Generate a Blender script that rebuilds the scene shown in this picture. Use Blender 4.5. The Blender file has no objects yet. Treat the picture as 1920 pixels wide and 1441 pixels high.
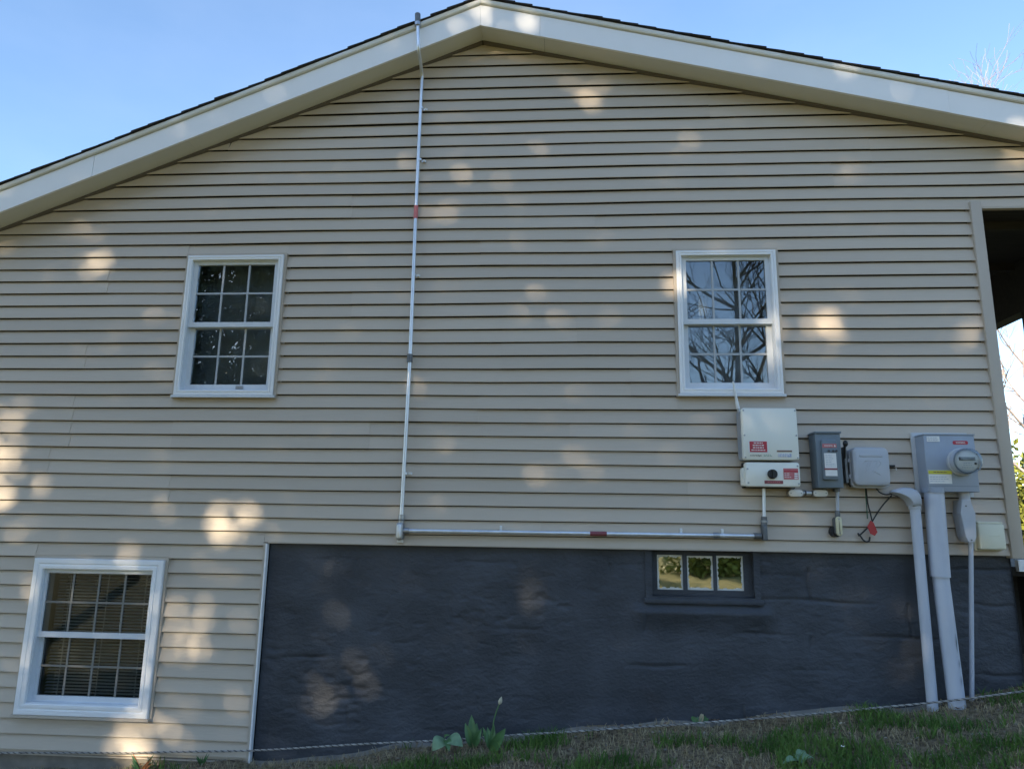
import bpy, bmesh, math, random
import numpy as np
from mathutils import Vector, Matrix, noise

random.seed(7); rng = np.random.default_rng(7)
scene = bpy.context.scene
col = scene.collection
rad = math.radians

# ------------------------------------------------------------------ camera
ZO = 1.4                                  # height of the eye above the zero level
FPX, PITCH, YAW, ROLL, DIST = 1340.0, 0.19857, 0.06937, 0.01559, 4.5893
CAM = Vector((0, -DIST, ZO))
ROT = Matrix.Rotation(YAW, 3, 'Z') @ Matrix.Rotation(math.pi/2 + PITCH, 3, 'X') @ Matrix.Rotation(ROLL, 3, 'Z')
cd = bpy.data.cameras.new('camera'); cam = bpy.data.objects.new('camera', cd); col.objects.link(cam)
cam.matrix_world = Matrix.Translation(CAM) @ ROT.to_4x4()
cd.sensor_fit = 'HORIZONTAL'; cd.sensor_width = 36.0; cd.lens = 36.0*FPX/1920.0
cd.clip_start = 0.05; cd.clip_end = 2000
scene.camera = cam

# ------------------------------------------------------------------ sky, sun, exposure
SUN_EL, SUN_LEFT = rad(20), rad(25)
SUN = Vector((-math.sin(SUN_LEFT)*math.cos(SUN_EL), -math.cos(SUN_LEFT)*math.cos(SUN_EL), math.sin(SUN_EL)))
world = bpy.data.worlds.new('World'); scene.world = world; world.use_nodes = True
wn = world.node_tree; bgn = wn.nodes['Background']
sky = wn.nodes.new('ShaderNodeTexSky'); sky.sky_type = 'NISHITA'; sky.sun_disc = False
sky.sun_elevation = SUN_EL; sky.sun_rotation = math.atan2(SUN.x, SUN.y)
sky.air_density = 1.0; sky.dust_density = 0.15; sky.ozone_density = 2.6
tcw = wn.nodes.new('ShaderNodeTexCoord'); mpw = wn.nodes.new('ShaderNodeMapping'); mpw.inputs['Scale'].default_value = (1.0, 1.0, 2.2)
nzw = wn.nodes.new('ShaderNodeTexNoise'); nzw.inputs['Scale'].default_value = 2.2; nzw.inputs['Detail'].default_value = 6; nzw.inputs['Roughness'].default_value = 0.55
mrw = wn.nodes.new('ShaderNodeMapRange'); mrw.inputs['From Min'].default_value = 0.42; mrw.inputs['From Max'].default_value = 0.75; mrw.inputs['To Max'].default_value = 0.10
mxw = wn.nodes.new('ShaderNodeMix'); mxw.data_type = 'RGBA'; mxw.inputs['B'].default_value = (3.1, 3.5, 4.3, 1)
wn.links.new(tcw.outputs['Generated'], mpw.inputs['Vector']); wn.links.new(mpw.outputs[0], nzw.inputs['Vector']); wn.links.new(nzw.outputs['Fac'], mrw.inputs['Value'])
wn.links.new(mrw.outputs[0], mxw.inputs['Factor']); wn.links.new(sky.outputs[0], mxw.inputs['A']); wn.links.new(mxw.outputs['Result'], bgn.inputs['Color']); bgn.inputs['Strength'].default_value = 0.094
sd = bpy.data.lights.new('sun', 'SUN'); sd.energy = 3.4; sd.angle = rad(0.53); sd.color = (1.0, 0.84, 0.60)
sun = bpy.data.objects.new('sun', sd); col.objects.link(sun)
sun.rotation_euler = SUN.to_track_quat('Z', 'Y').to_euler()
sun.location = (-20, -40, 25)
scene.view_settings.view_transform = 'Standard'; scene.view_settings.look = 'None'
scene.view_settings.exposure = 2.0; scene.view_settings.gamma = 1.0
scene.view_settings.use_curve_mapping = False
scene.cycles.max_bounces = 8; scene.cycles.transparent_max_bounces = 12

# ------------------------------------------------------------------ helpers
def W(px, py, y=0.0):
    """place on the plane y that the photograph shows at (px, py)"""
    d = ROT @ Vector(((px-960)/FPX, -(py-720.5)/FPX, -1.0))
    t = (DIST + y)/d.y
    return Vector((d.x*t, y, d.z*t + ZO))
def XZ(px, py, y=0.0):
    p = W(px, py, y); return p.x, p.z
def lerp(a, b, t): return a + (b-a)*t

def new_mat(name, colr, rough=0.6, metal=0.0, var=0.0, vscale=6.0, bump=0.0, bscale=60.0, stretch=(1, 1, 1), col2=None, spec=0.5, objvar=0.0, detail=5):
    m = bpy.data.materials.new(name); m.use_nodes = True
    nt = m.node_tree; b = nt.nodes['Principled BSDF']
    b.inputs['Base Color'].default_value = (*colr, 1); b.inputs['Roughness'].default_value = rough
    b.inputs['Metallic'].default_value = metal; b.inputs['Specular IOR Level'].default_value = spec
    tc = nt.nodes.new('ShaderNodeTexCoord'); mp = nt.nodes.new('ShaderNodeMapping')
    mp.inputs['Scale'].default_value = stretch; nt.links.new(tc.outputs['Object'], mp.inputs['Vector'])
    last = None
    if var > 0 or col2:
        n = nt.nodes.new('ShaderNodeTexNoise'); n.inputs['Scale'].default_value = vscale; n.inputs['Detail'].default_value = detail
        nt.links.new(mp.outputs[0], n.inputs['Vector'])
        r = nt.nodes.new('ShaderNodeValToRGB'); r.color_ramp.elements[0].position = 0.3; r.color_ramp.elements[1].position = 0.7
        c2 = col2 or tuple(min(1, c*(1+var)) for c in colr)
        c1 = colr if col2 else tuple(c*(1-var) for c in colr)
        r.color_ramp.elements[0].color = (*c1, 1); r.color_ramp.elements[1].color = (*c2, 1)
        nt.links.new(n.outputs['Fac'], r.inputs['Fac']); last = r.outputs['Color']
    if objvar > 0:
        oi = nt.nodes.new('ShaderNodeObjectInfo'); mr = nt.nodes.new('ShaderNodeMapRange')
        mr.inputs['To Min'].default_value = 1-objvar; mr.inputs['To Max'].default_value = 1+objvar
        nt.links.new(oi.outputs['Random'], mr.inputs['Value'])
        vm = nt.nodes.new('ShaderNodeVectorMath'); vm.operation = 'SCALE'
        if last: nt.links.new(last, vm.inputs[0])
        else: vm.inputs[0].default_value = colr
        nt.links.new(mr.outputs[0], vm.inputs['Scale']); last = vm.outputs[0]
    if last: nt.links.new(last, b.inputs['Base Color'])
    if bump > 0:
        n2 = nt.nodes.new('ShaderNodeTexNoise'); n2.inputs['Scale'].default_value = bscale; n2.inputs['Detail'].default_value = 4
        nt.links.new(mp.outputs[0], n2.inputs['Vector'])
        bp = nt.nodes.new('ShaderNodeBump'); bp.inputs['Strength'].default_value = bump; bp.inputs['Distance'].default_value = 0.01
        nt.links.new(n2.outputs['Fac'], bp.inputs['Height']); nt.links.new(bp.outputs[0], b.inputs['Normal'])
    return m

M = {}
M['siding'] = new_mat('tan_vinyl', (0.525, 0.445, 0.357), 0.5, var=0.05, vscale=2.5, bump=0.12, bscale=90, stretch=(0.12, 1, 1), objvar=0.05)
M['trim'] = new_mat('tan_trim', (0.47, 0.402, 0.328), 0.5, var=0.02, vscale=4, bump=0.05)
M['soffit'] = new_mat('cream_soffit', (0.69, 0.67, 0.62), 0.55, var=0.03, vscale=3, bump=0.05, bscale=30)
M['white_metal'] = new_mat('white_fascia_metal', (0.85, 0.84, 0.84), 0.38, var=0.02, vscale=3, bump=0.06, bscale=7)
M['white_vinyl'] = new_mat('white_vinyl', (0.85, 0.85, 0.86), 0.35, var=0.02, vscale=8)
M['sash_vinyl'] = new_mat('sash_vinyl', (0.66, 0.69, 0.73), 0.4, var=0.03, vscale=8)
M['grid'] = new_mat('window_grid', (0.42, 0.44, 0.46), 0.45)
M['dull_grid'] = new_mat('dull_window_grid', (0.20, 0.195, 0.18), 0.6)
M['shingle'] = new_mat('asphalt_shingle', (0.035, 0.033, 0.036), 0.95, var=0.4, vscale=40, bump=0.5, bscale=250, objvar=0.25)
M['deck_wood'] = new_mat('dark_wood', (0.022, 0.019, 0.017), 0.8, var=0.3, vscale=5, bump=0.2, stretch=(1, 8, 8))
M['concrete'] = new_mat('bare_concrete', (0.22, 0.20, 0.17), 0.9, var=0.25, vscale=9, bump=0.4, bscale=50)
M['dark'] = new_mat('interior_dark', (0.06, 0.06, 0.065), 0.9, var=0.2)
M['pane_lift'] = new_mat('pane_lift_blue', (0.55, 0.63, 0.78), 0.9, var=0.2, vscale=6)  # pale blue backing added to brighten the dark upper panes
M['frieze'] = new_mat('shadow_line_channel', (0.12, 0.10, 0.085), 0.7)  # coloured dark for the shadow line between soffit and wall
M['drip'] = new_mat('pale_drip_edge', (0.74, 0.73, 0.70), 0.5, var=0.02)
M['shade_felt'] = new_mat('slot_shade_paper', (0.028, 0.026, 0.024), 0.95)  # sheathing paper kept near black so the board slots carry their shadow lines
M['blind'] = new_mat('blind_slat', (0.43, 0.42, 0.40), 0.5, var=0.04, vscale=5)
M['galv'] = new_mat('galvanised_steel', (0.74, 0.77, 0.82), 0.42, 0.75, var=0.10, vscale=14, stretch=(1, 1, 0.3))
M['zinc'] = new_mat('zinc_fitting', (0.42, 0.43, 0.45), 0.42, 0.85, var=0.15, vscale=40)
M['cast'] = new_mat('cast_fitting', (0.16, 0.165, 0.17), 0.55, 0.5, var=0.2, vscale=30)
M['inv_white'] = new_mat('ivory_enamel', (0.80, 0.79, 0.71), 0.35, var=0.025, vscale=6)
M['inv_side'] = new_mat('heatsink_grey', (0.40, 0.43, 0.47), 0.45, 0.2, var=0.06, vscale=12)
M['grey_steel'] = new_mat('grey_enamel', (0.31, 0.35, 0.42), 0.42, var=0.06, vscale=7)
M['dark_grey'] = new_mat('dark_grey_enamel', (0.15, 0.185, 0.215), 0.42, var=0.08, vscale=7)
M['grey_plastic'] = new_mat('grey_plastic', (0.44, 0.46, 0.50), 0.42, var=0.03, vscale=5)
M['pvc'] = new_mat('grey_pvc', (0.50, 0.53, 0.60), 0.4, var=0.06, vscale=7, stretch=(2, 2, 0.4), bump=0.03)
M['pale_grey'] = new_mat('pale_grey_board', (0.50, 0.51, 0.52), 0.6, var=0.05)
M['cream'] = new_mat('cream_plastic', (0.68, 0.65, 0.50), 0.45, var=0.03)
M['cream_cover'] = new_mat('cream_cover', (0.66, 0.60, 0.40), 0.45, var=0.06, vscale=20)
M['white_cover'] = new_mat('white_cover', (0.78, 0.76, 0.72), 0.45, var=0.05, vscale=20)
M['black'] = new_mat('black_rubber_and_unlit_room', (0.012, 0.012, 0.013), 0.5)
M['red'] = new_mat('red_print', (0.45, 0.03, 0.05), 0.45, var=0.08, vscale=30)
M['pink'] = new_mat('faded_red_print', (0.52, 0.15, 0.16), 0.5, var=0.1, vscale=30)
M['maroon'] = new_mat('maroon_print', (0.23, 0.06, 0.07), 0.5, var=0.15, vscale=40)
M['brown_print'] = new_mat('brown_print', (0.22, 0.13, 0.10), 0.5)
M['blue_print'] = new_mat('blue_print', (0.38, 0.44, 0.62), 0.5)
M['green_print'] = new_mat('green_print', (0.40, 0.50, 0.42), 0.5)
M['white_print'] = new_mat('white_print', (0.78, 0.77, 0.75), 0.5, var=0.03, vscale=40)
M['grey_print'] = new_mat('grey_print', (0.50, 0.53, 0.58), 0.5)
M['dark_print'] = new_mat('dark_print', (0.06, 0.06, 0.065), 0.5)
M['yellow'] = new_mat('yellow_print', (0.62, 0.58, 0.06), 0.5)
M['red_tag'] = new_mat('red_tag', (0.42, 0.03, 0.03), 0.4)
M['cable'] = new_mat('black_cable', (0.018, 0.02, 0.02), 0.45)
M['green_wire'] = new_mat('green_wire', (0.03, 0.10, 0.06), 0.45)
M['rope'] = new_mat('weathered_rope', (0.36, 0.34, 0.31), 0.85, var=0.35, vscale=30, bump=0.3, bscale=200)
M['rope_dark'] = new_mat('stained_rope_strand', (0.13, 0.12, 0.11), 0.9, var=0.3, vscale=30)
M['bark'] = new_mat('bark', (0.10, 0.085, 0.07), 0.95, var=0.35, vscale=8, bump=0.6, bscale=25, stretch=(1, 1, 0.2))
M['pale_bark'] = new_mat('pale_twigs', (0.30, 0.25, 0.24), 0.9, var=0.1)
M['needles'] = new_mat('dark_needles', (0.035, 0.055, 0.025), 0.8, var=0.4, vscale=1.5)
M['spring_leaf'] = new_mat('spring_leaves', (0.17, 0.19, 0.03), 0.7, var=0.35, vscale=1.2)
M['grass'] = new_mat('grass_blades', (0.045, 0.11, 0.02), 0.7, spec=0.2, col2=(0.14, 0.225, 0.05), vscale=5)
M['straw'] = new_mat('dry_thatch', (0.17, 0.135, 0.078), 0.9, spec=0.1, col2=(0.50, 0.42, 0.26), vscale=14)
M['leaf_litter'] = new_mat('dead_leaf', (0.17, 0.10, 0.06), 0.8, var=0.4, vscale=7)
M['pebble'] = new_mat('pebble', (0.25, 0.22, 0.17), 0.85, var=0.3, vscale=20)
M['tulip_leaf'] = new_mat('tulip_leaf', (0.075, 0.17, 0.055), 0.5, var=0.25, vscale=12)
M['silver_leaf'] = new_mat('silver_leaf', (0.17, 0.27, 0.15), 0.7, var=0.2, vscale=30)
M['bud'] = new_mat('tulip_bud', (0.55, 0.50, 0.36), 0.5, var=0.1, vscale=30)
M['orange_leaf'] = new_mat('orange_leaf', (0.45, 0.17, 0.06), 0.6, var=0.3, vscale=20)

def foundation_material():
    m = new_mat('slate_foundation_paint', (0.052, 0.057, 0.068), 0.6, var=0.32, vscale=3.4, bump=0.5, bscale=55, stretch=(0.8, 1, 1.1), spec=0.4)
    return m
M['foundation'] = foundation_material()

def glass_material(name, ior, tint=(0.9, 0.95, 1.0), wav=0.0):
    m = bpy.data.materials.new(name); m.use_nodes = True; nt = m.node_tree
    nt.nodes.remove(nt.nodes['Principled BSDF']); out = nt.nodes['Material Output']
    tr = nt.nodes.new('ShaderNodeBsdfTransparent'); tr.inputs['Color'].default_value = (0.80, 0.83, 0.84, 1)
    gl = nt.nodes.new('ShaderNodeBsdfGlossy'); gl.inputs['Roughness'].default_value = 0.0; gl.inputs['Color'].default_value = (*tint, 1)
    fr = nt.nodes.new('ShaderNodeFresnel'); fr.inputs['IOR'].default_value = ior
    mx = nt.nodes.new('ShaderNodeMixShader')
    if wav:
        tc = nt.nodes.new('ShaderNodeTexCoord'); n = nt.nodes.new('ShaderNodeTexNoise'); n.inputs['Scale'].default_value = 2.5
        n.inputs['Detail'].default_value = 1
        nt.links.new(tc.outputs['Object'], n.inputs['Vector'])
        bp = nt.nodes.new('ShaderNodeBump'); bp.inputs['Strength'].default_value = wav; bp.inputs['Distance'].default_value = 0.01
        nt.links.new(n.outputs['Fac'], bp.inputs['Height']); nt.links.new(bp.outputs[0], gl.inputs['Normal'])
    nt.links.new(fr.outputs[0], mx.inputs[0]); nt.links.new(tr.outputs[0], mx.inputs[1]); nt.links.new(gl.outputs[0], mx.inputs[2])
    nt.links.new(mx.outputs[0], out.inputs['Surface'])
    return m
M['glass'] = glass_material('double_glazing', 1.75, wav=0.035)
M['glass_plain'] = glass_material('window_glass', 1.30, wav=0.03)

def painted_pane_material():
    """mirror-like old pane with white paint smeared round its edge"""
    m = bpy.data.materials.new('old_pane_with_paint'); m.use_nodes = True; nt = m.node_tree
    b = nt.nodes['Principled BSDF']; out = nt.nodes['Material Output']
    b.inputs['Base Color'].default_value = (0.70, 0.69, 0.64, 1); b.inputs['Roughness'].default_value = 0.7
    gl = nt.nodes.new('ShaderNodeBsdfGlossy'); gl.inputs['Roughness'].default_value = 0.02; gl.inputs['Color'].default_value = (0.50, 0.50, 0.48, 1)
    tc = nt.nodes.new('ShaderNodeTexCoord'); sp = nt.nodes.new('ShaderNodeSeparateXYZ'); nt.links.new(tc.outputs['Generated'], sp.inputs[0])
    n0 = nt.nodes.new('ShaderNodeTexNoise'); n0.inputs['Scale'].default_value = 3.0; nt.links.new(tc.outputs['Object'], n0.inputs['Vector'])
    bp = nt.nodes.new('ShaderNodeBump'); bp.inputs['Strength'].default_value = 0.10; bp.inputs['Distance'].default_value = 0.01
    nt.links.new(n0.outputs['Fac'], bp.inputs['Height']); nt.links.new(bp.outputs[0], gl.inputs['Normal'])
    def math_(op, a, b_):
        k = nt.nodes.new('ShaderNodeMath'); k.operation = op
        for i, v in enumerate((a, b_)):
            if isinstance(v, (int, float)): k.inputs[i].default_value = v
            elif v is not None: nt.links.new(v, k.inputs[i])
        return k.outputs[0]
    def edge(o):
        return math_('MINIMUM', o, math_('SUBTRACT', 1.0, o))
    ex = edge(sp.outputs['X']); ez = math_('MULTIPLY', edge(sp.outputs['Z']), 1.25)
    d = math_('MINIMUM', ex, ez)
    n = nt.nodes.new('ShaderNodeTexNoise'); n.inputs['Scale'].default_value = 45; n.inputs['Detail'].default_value = 3
    nt.links.new(tc.outputs['Object'], n.inputs['Vector'])
    d2 = math_('ADD', d, math_('MULTIPLY', math_('SUBTRACT', n.outputs['Fac'], 0.5), 0.16))
    f = math_('LESS_THAN', d2, 0.07)
    mx = nt.nodes.new('ShaderNodeMixShader'); nt.links.new(f, mx.inputs[0]); nt.links.new(gl.outputs[0], mx.inputs[1]); nt.links.new(b.outputs[0], mx.inputs[2])
    nt.links.new(mx.outputs[0], out.inputs['Surface'])
    return m
M['old_pane'] = painted_pane_material()

def ground_material():
    m = bpy.data.materials.new('lawn_and_soil'); m.use_nodes = True; nt = m.node_tree; b = nt.nodes['Principled BSDF']
    b.inputs['Roughness'].default_value = 0.95; b.inputs['Specular IOR Level'].default_value = 0.2
    tc = nt.nodes.new('ShaderNodeTexCoord')
    def nz(s, d=6):
        n = nt.nodes.new('ShaderNodeTexNoise'); n.inputs['Scale'].default_value = s; n.inputs['Detail'].default_value = d
        nt.links.new(tc.outputs['Object'], n.inputs['Vector']); return n.outputs['Fac']
    def ramp(f, c1, c2, p1=.35, p2=.65):
        r = nt.nodes.new('ShaderNodeValToRGB'); r.color_ramp.elements[0].position = p1; r.color_ramp.elements[1].position = p2
        r.color_ramp.elements[0].color = (*c1, 1); r.color_ramp.elements[1].color = (*c2, 1); nt.links.new(f, r.inputs[0]); return r.outputs[0]
    soil = ramp(nz(38), (0.095, 0.072, 0.046), (0.29, 0.225, 0.145))
    lawn = ramp(nz(1.7, 8), (0.115, 0.125, 0.028), (0.23, 0.20, 0.065))
    sp = nt.nodes.new('ShaderNodeSeparateXYZ'); nt.links.new(tc.outputs['Object'], sp.inputs[0])
    mr = nt.nodes.new('ShaderNodeMapRange'); mr.inputs['From Min'].default_value = -2.6; mr.inputs['From Max'].default_value = -1.8
    nt.links.new(sp.outputs['Y'], mr.inputs['Value'])
    mr2 = nt.nodes.new('ShaderNodeMapRange'); mr2.inputs['From Min'].default_value = 1.0; mr2.inputs['From Max'].default_value = 3.0
    mr2.inputs['To Min'].default_value = 1.0; mr2.inputs['To Max'].default_value = 0.0
    nt.links.new(sp.outputs['Y'], mr2.inputs['Value'])
    mu = nt.nodes.new('ShaderNodeMath'); mu.operation = 'MULTIPLY'; nt.links.new(mr.outputs[0], mu.inputs[0]); nt.links.new(mr2.outputs[0], mu.inputs[1])
    mx = nt.nodes.new('ShaderNodeMix'); mx.data_type = 'RGBA'
    nt.links.new(mu.outputs[0], mx.inputs['Factor']); nt.links.new(lawn, mx.inputs['A']); nt.links.new(soil, mx.inputs['B'])
    nt.links.new(mx.outputs['Result'], b.inputs['Base Color'])
    bp = nt.nodes.new('ShaderNodeBump'); bp.inputs['Strength'].default_value = 0.8; bp.inputs['Distance'].default_value = 0.02
    nt.links.new(nz(60), bp.inputs['Height']); nt.links.new(bp.outputs[0], b.inputs['Normal'])
    return m
M['ground'] = ground_material()

class MB:
    """collects geometry in world coordinates, links it as ONE mesh object"""
    def __init__(s): s.v = []; s.f = []
    def add(s, vs, fs):
        o = len(s.v); s.v += [tuple(p) for p in vs]; s.f += [tuple(i+o for i in f) for f in fs]; return s
    def box(s, x0, x1, y0, y1, z0, z1):
        v = [(x, y, z) for x in (x0, x1) for y in (y0, y1) for z in (z0, z1)]
        return s.add(v, [(0, 1, 3, 2), (4, 6, 7, 5), (0, 4, 5, 1), (2, 3, 7, 6), (0, 2, 6, 4), (1, 5, 7, 3)])
    def loops(s, loops, cap0=True, cap1=True, closed=True):
        o = len(s.v); n = len(loops[0])
        for l in loops: s.v += [tuple(p) for p in l]
        for k in range(len(loops)-1):
            for i in range(n if closed else n-1):
                a = o+k*n+i; b = o+k*n+(i+1) % n
                s.f.append((a, b, b+n, a+n))
        if cap0: s.f.append(tuple(o+i for i in reversed(range(n))))
        if cap1: s.f.append(tuple(o+(len(loops)-1)*n+i for i in range(n)))
        return s
    def tube(s, pts, r, n=10, cap=True):
        pts = [Vector(p) for p in pts]; rs = r if isinstance(r, (list, tuple)) else [r]*len(pts)
        L = []; up = None
        for i, p in enumerate(pts):
            t = (pts[min(i+1, len(pts)-1)] - pts[max(i-1, 0)]).normalized()
            if up is None: up = t.orthogonal().normalized()
            else:
                up = (up - t*up.dot(t)); up = up.normalized() if up.length > 1e-6 else t.orthogonal().normalized()
            sd_ = t.cross(up)
            L.append([p + (up*math.cos(a) + sd_*math.sin(a))*rs[i] for a in (2*math.pi*k/n for k in range(n))])
        return s.loops(L, cap, cap)
    def rbox(s, x0, x1, z0, z1, yb, yf, r=0.01, bev=0.004, n=4):
        """rounded-corner box facing -y; yb back plane, yf front plane"""
        def ring(ins, y):
            rr = max(r-ins, 0.0005); o = []
            for cx, cz, a0 in ((x1-ins-rr, z1-ins-rr, 0), (x0+ins+rr, z1-ins-rr, 90), (x0+ins+rr, z0+ins+rr, 180), (x1-ins-rr, z0+ins+rr, 270)):
                for k in range(n+1):
                    a = rad(a0+90*k/n); o.append((cx+rr*math.cos(a), y, cz+rr*math.sin(a)))
            return o[::-1]
        return s.loops([ring(0, yb), ring(0, yf+bev), ring(bev*0.3, yf+bev*0.3), ring(bev, yf)])
    def build(s, name, mat, parent=None, smooth=False, origin=None):
        me = bpy.data.meshes.new(name)
        r = parent
        while r is not None and r.parent is not None: r = r.parent
        off = Vector(r.location) if r is not None else (Vector(origin) if origin is not None else Vector((0, 0, 0)))
        me.from_pydata([tuple(Vector(p)-off) for p in s.v], [], s.f)
        bm = bmesh.new(); bm.from_mesh(me); bmesh.ops.recalc_face_normals(bm, faces=bm.faces); bm.to_mesh(me); bm.free()
        me.materials.append(M[mat] if isinstance(mat, str) else mat)
        o = bpy.data.objects.new(name, me); col.objects.link(o)
        if parent is not None: o.parent = parent
        elif origin is not None: o.location = off
        if smooth: smooth_mesh(me)
        return o
def smooth_mesh(me, ang=40):
    me.polygons.foreach_set('use_smooth', [True]*len(me.polygons))
    try: me.set_sharp_from_angle(angle=rad(ang))
    except Exception: pass
def box(name, mat, parent, *a): return MB().box(*a).build(name, mat, parent)
def rbox(name, mat, parent, x0, x1, z0, z1, yb, yf, r=0.01, bev=0.004): return MB().rbox(x0, x1, z0, z1, yb, yf, r, bev).build(name, mat, parent, True)
def tube(name, mat, parent, pts, r, n=12): return MB().tube(pts, r, n).build(name, mat, parent, True)

def tag(o, label, cat, group=None):
    o['label'] = label; o['category'] = cat
    if group: o['group'] = group
    return o
def thing(name, label, cat, loc, group=None):
    o = bpy.data.objects.new(name, None); col.objects.link(o); o.location = loc; o.empty_display_size = 0.1
    return tag(o, label, cat, group)
def structure(o): o['kind'] = 'structure'; return o
def stuff(o, label=None, cat=None):
    o['kind'] = 'stuff'
    if label: o['label'] = label; o['category'] = cat
    return o
def raw_mesh(name, v, f, mat, parent=None):
    me = bpy.data.meshes.new(name); me.from_pydata(v if isinstance(v, list) else v.tolist(), [], f if isinstance(f, list) else f.tolist()); me.materials.append(M[mat])
    o = bpy.data.objects.new(name, me); col.objects.link(o)
    if parent is not None:
        o.parent = parent; me.transform(Matrix.Translation(-Vector(parent.location)))
    return o
def words(body, cx, cz, y, width, height, mat, parent, name='lettering'):
    cu = bpy.data.curves.new('t', 'FONT'); cu.body = body; cu.align_x = 'CENTER'; cu.align_y = 'CENTER'; cu.size = 1; cu.extrude = 0.01
    t = bpy.data.objects.new('t', cu); col.objects.link(t); bpy.context.view_layer.update()
    me = bpy.data.meshes.new_from_object(t.evaluated_get(bpy.context.evaluated_depsgraph_get()))
    bpy.data.objects.remove(t)
    xs = [v.co.x for v in me.vertices]; ys = [v.co.y for v in me.vertices]
    sx = width/(max(xs)-min(xs)); sy = height/(max(ys)-min(ys)); mx = (max(xs)+min(xs))/2; my = (max(ys)+min(ys))/2
    loc = parent
    while loc.parent is not None: loc = loc.parent
    for v in me.vertices:
        v.co = Vector((cx+(v.co.x-mx)*sx, y-v.co.z*0.05, cz+(v.co.y-my)*sy)) - loc.location
    me.materials.clear(); me.materials.append(M[mat]); me.name = name
    o = bpy.data.objects.new(name, me); col.objects.link(o); o.parent = parent
    return o
def print_rows(parent, x0, x1, z0, z1, y, n, mat, seed=0, fill=0.55, centre=False, name='print'):
    """rows of small print too fine to read: short dashes of uneven length, joined"""
    r = random.Random(seed); mb = MB(); hgt = (z1-z0)/n
    for k in range(n):
        zt = z1-hgt*(k+0.22); zb = zt-hgt*fill
        w = (x1-x0)*r.uniform(0.55, 1.0); xa = x0 + ((x1-x0-w)/2 if centre else 0); xe = xa+w
        while xa < xe:
            l = r.uniform(0.006, 0.016); mb.box(xa, min(xa+l, xe), y-0.0008, y, zb, zt); xa += l+0.0035
    return mb.build(name, mat, parent)

# ------------------------------------------------------------------ ground
GPX = [(-40, -2.05), (-8, -1.72), (-3.6, -1.535), (-1.9, -1.415), (-1.446, -1.372), (-0.606, -1.262), (-0.159, -1.197), (0.41, -1.143), (1.187, -1.063), (2.01, -0.985), (2.64, -0.865), (4.0, -0.78), (9, -0.6), (60, -0.4)]
gx = np.array([p[0] for p in GPX]); gz = np.array([p[1] for p in GPX])
def ground_z(x, y):
    x = np.asarray(x, float); y = np.asarray(y, float)
    z = np.interp(x, gx, gz) + ZO
    near = np.clip((y+3)/2.0, 0, 1)
    z = z*1.0
    flat = np.interp(np.clip(-y/14.0, 0, 1), [0, 1], [0, 1])
    z = z*(1-flat) + (ZO-1.5)*flat
    z = z + 0.05*np.clip(-y-22, 0, 80)                     # lawn rises gently far behind the viewer
    z = z + 0.03*np.clip(y-14, 0, 60)
    z = z + near*(0.012*np.sin(x*5.1+y*3.3) + 0.008*np.sin(x*11.7-y*9.1))
    return z
def grid_axis(spec): return np.unique(np.concatenate([np.arange(a, b, s) for a, b, s in spec]))
ax = grid_axis([(-420, -40, 38), (-40, -8, 4), (-8, -3.6, 0.4), (-3.6, 3.6, 0.08), (3.6, 10, 0.4), (10, 40, 3), (40, 421, 38)])
ay = grid_axis([(-420, -40, 38), (-40, -4, 3), (-4, -2, 0.25), (-2, 0.2, 0.06), (0.2, 6, 0.6), (6, 40, 3), (40, 421, 38)])
GX, GY = np.meshgrid(ax, ay); GZ = ground_z(GX, GY)
nx_ = len(ax); vid = np.arange(GX.size).reshape(GX.shape)
faces = np.stack([vid[:-1, :-1], vid[:-1, 1:], vid[1:, 1:], vid[1:, :-1]], -1).reshape(-1, 4)
g = raw_mesh('ground', np.stack([GX, GY, GZ], -1).reshape(-1, 3), faces, 'ground'); structure(g); smooth_mesh(g.data, 180)

# ------------------------------------------------------------------ house
house = thing('house', 'tan vinyl sided house gable end with white eaves and a dark slate painted foundation', 'house', (0, 0, 0))
Z0 = 3.2858*0.9946 + ZO; ROW = 0.09*0.9946
def rz(i): return Z0 - ROW*i
PK = (-0.569, 3.4661+ZO); SL, SR = 0.4072, 0.2455       # soffit line where it meets the wall
XL, XR = -6.6, 3.76
POSTX0, POSTX1 = 2.684, 2.754
OPEN_Z = 2.121 + ZO
BOT = rz(37.76); BOTL = rz(52.22); FX = -1.884
def soff(x): return PK[1] - (SL*(PK[0]-x) if x < PK[0] else SR*(x-PK[0]))
def soffx(z, side): return PK[0] - (PK[1]-z)/SL if side < 0 else PK[0] + (PK[1]-z)/SR

WL = dict(x0=-2.618, x1=-1.929, z0=0.8500+ZO, z1=1.8470+ZO)
WR = dict(x0=0.7705, x1=1.4247, z0=0.8684+ZO, z1=1.8446+ZO)
WB = dict(x0=-3.427, x1=-2.552, z0=-1.190+ZO, z1=-0.2366+ZO)
J = 0.018
for w in (WL, WR, WB):
    for k_ in ('x0', 'x1'): w[k_] *= 0.9913
    for k_ in ('z0', 'z1'): w[k_] = ZO+(w[k_]-ZO)*0.9913
holes = [(w['x0']-J, w['x1']+J, w['z0']-J, w['z1']+J) for w in (WL, WR, WB)]

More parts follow.
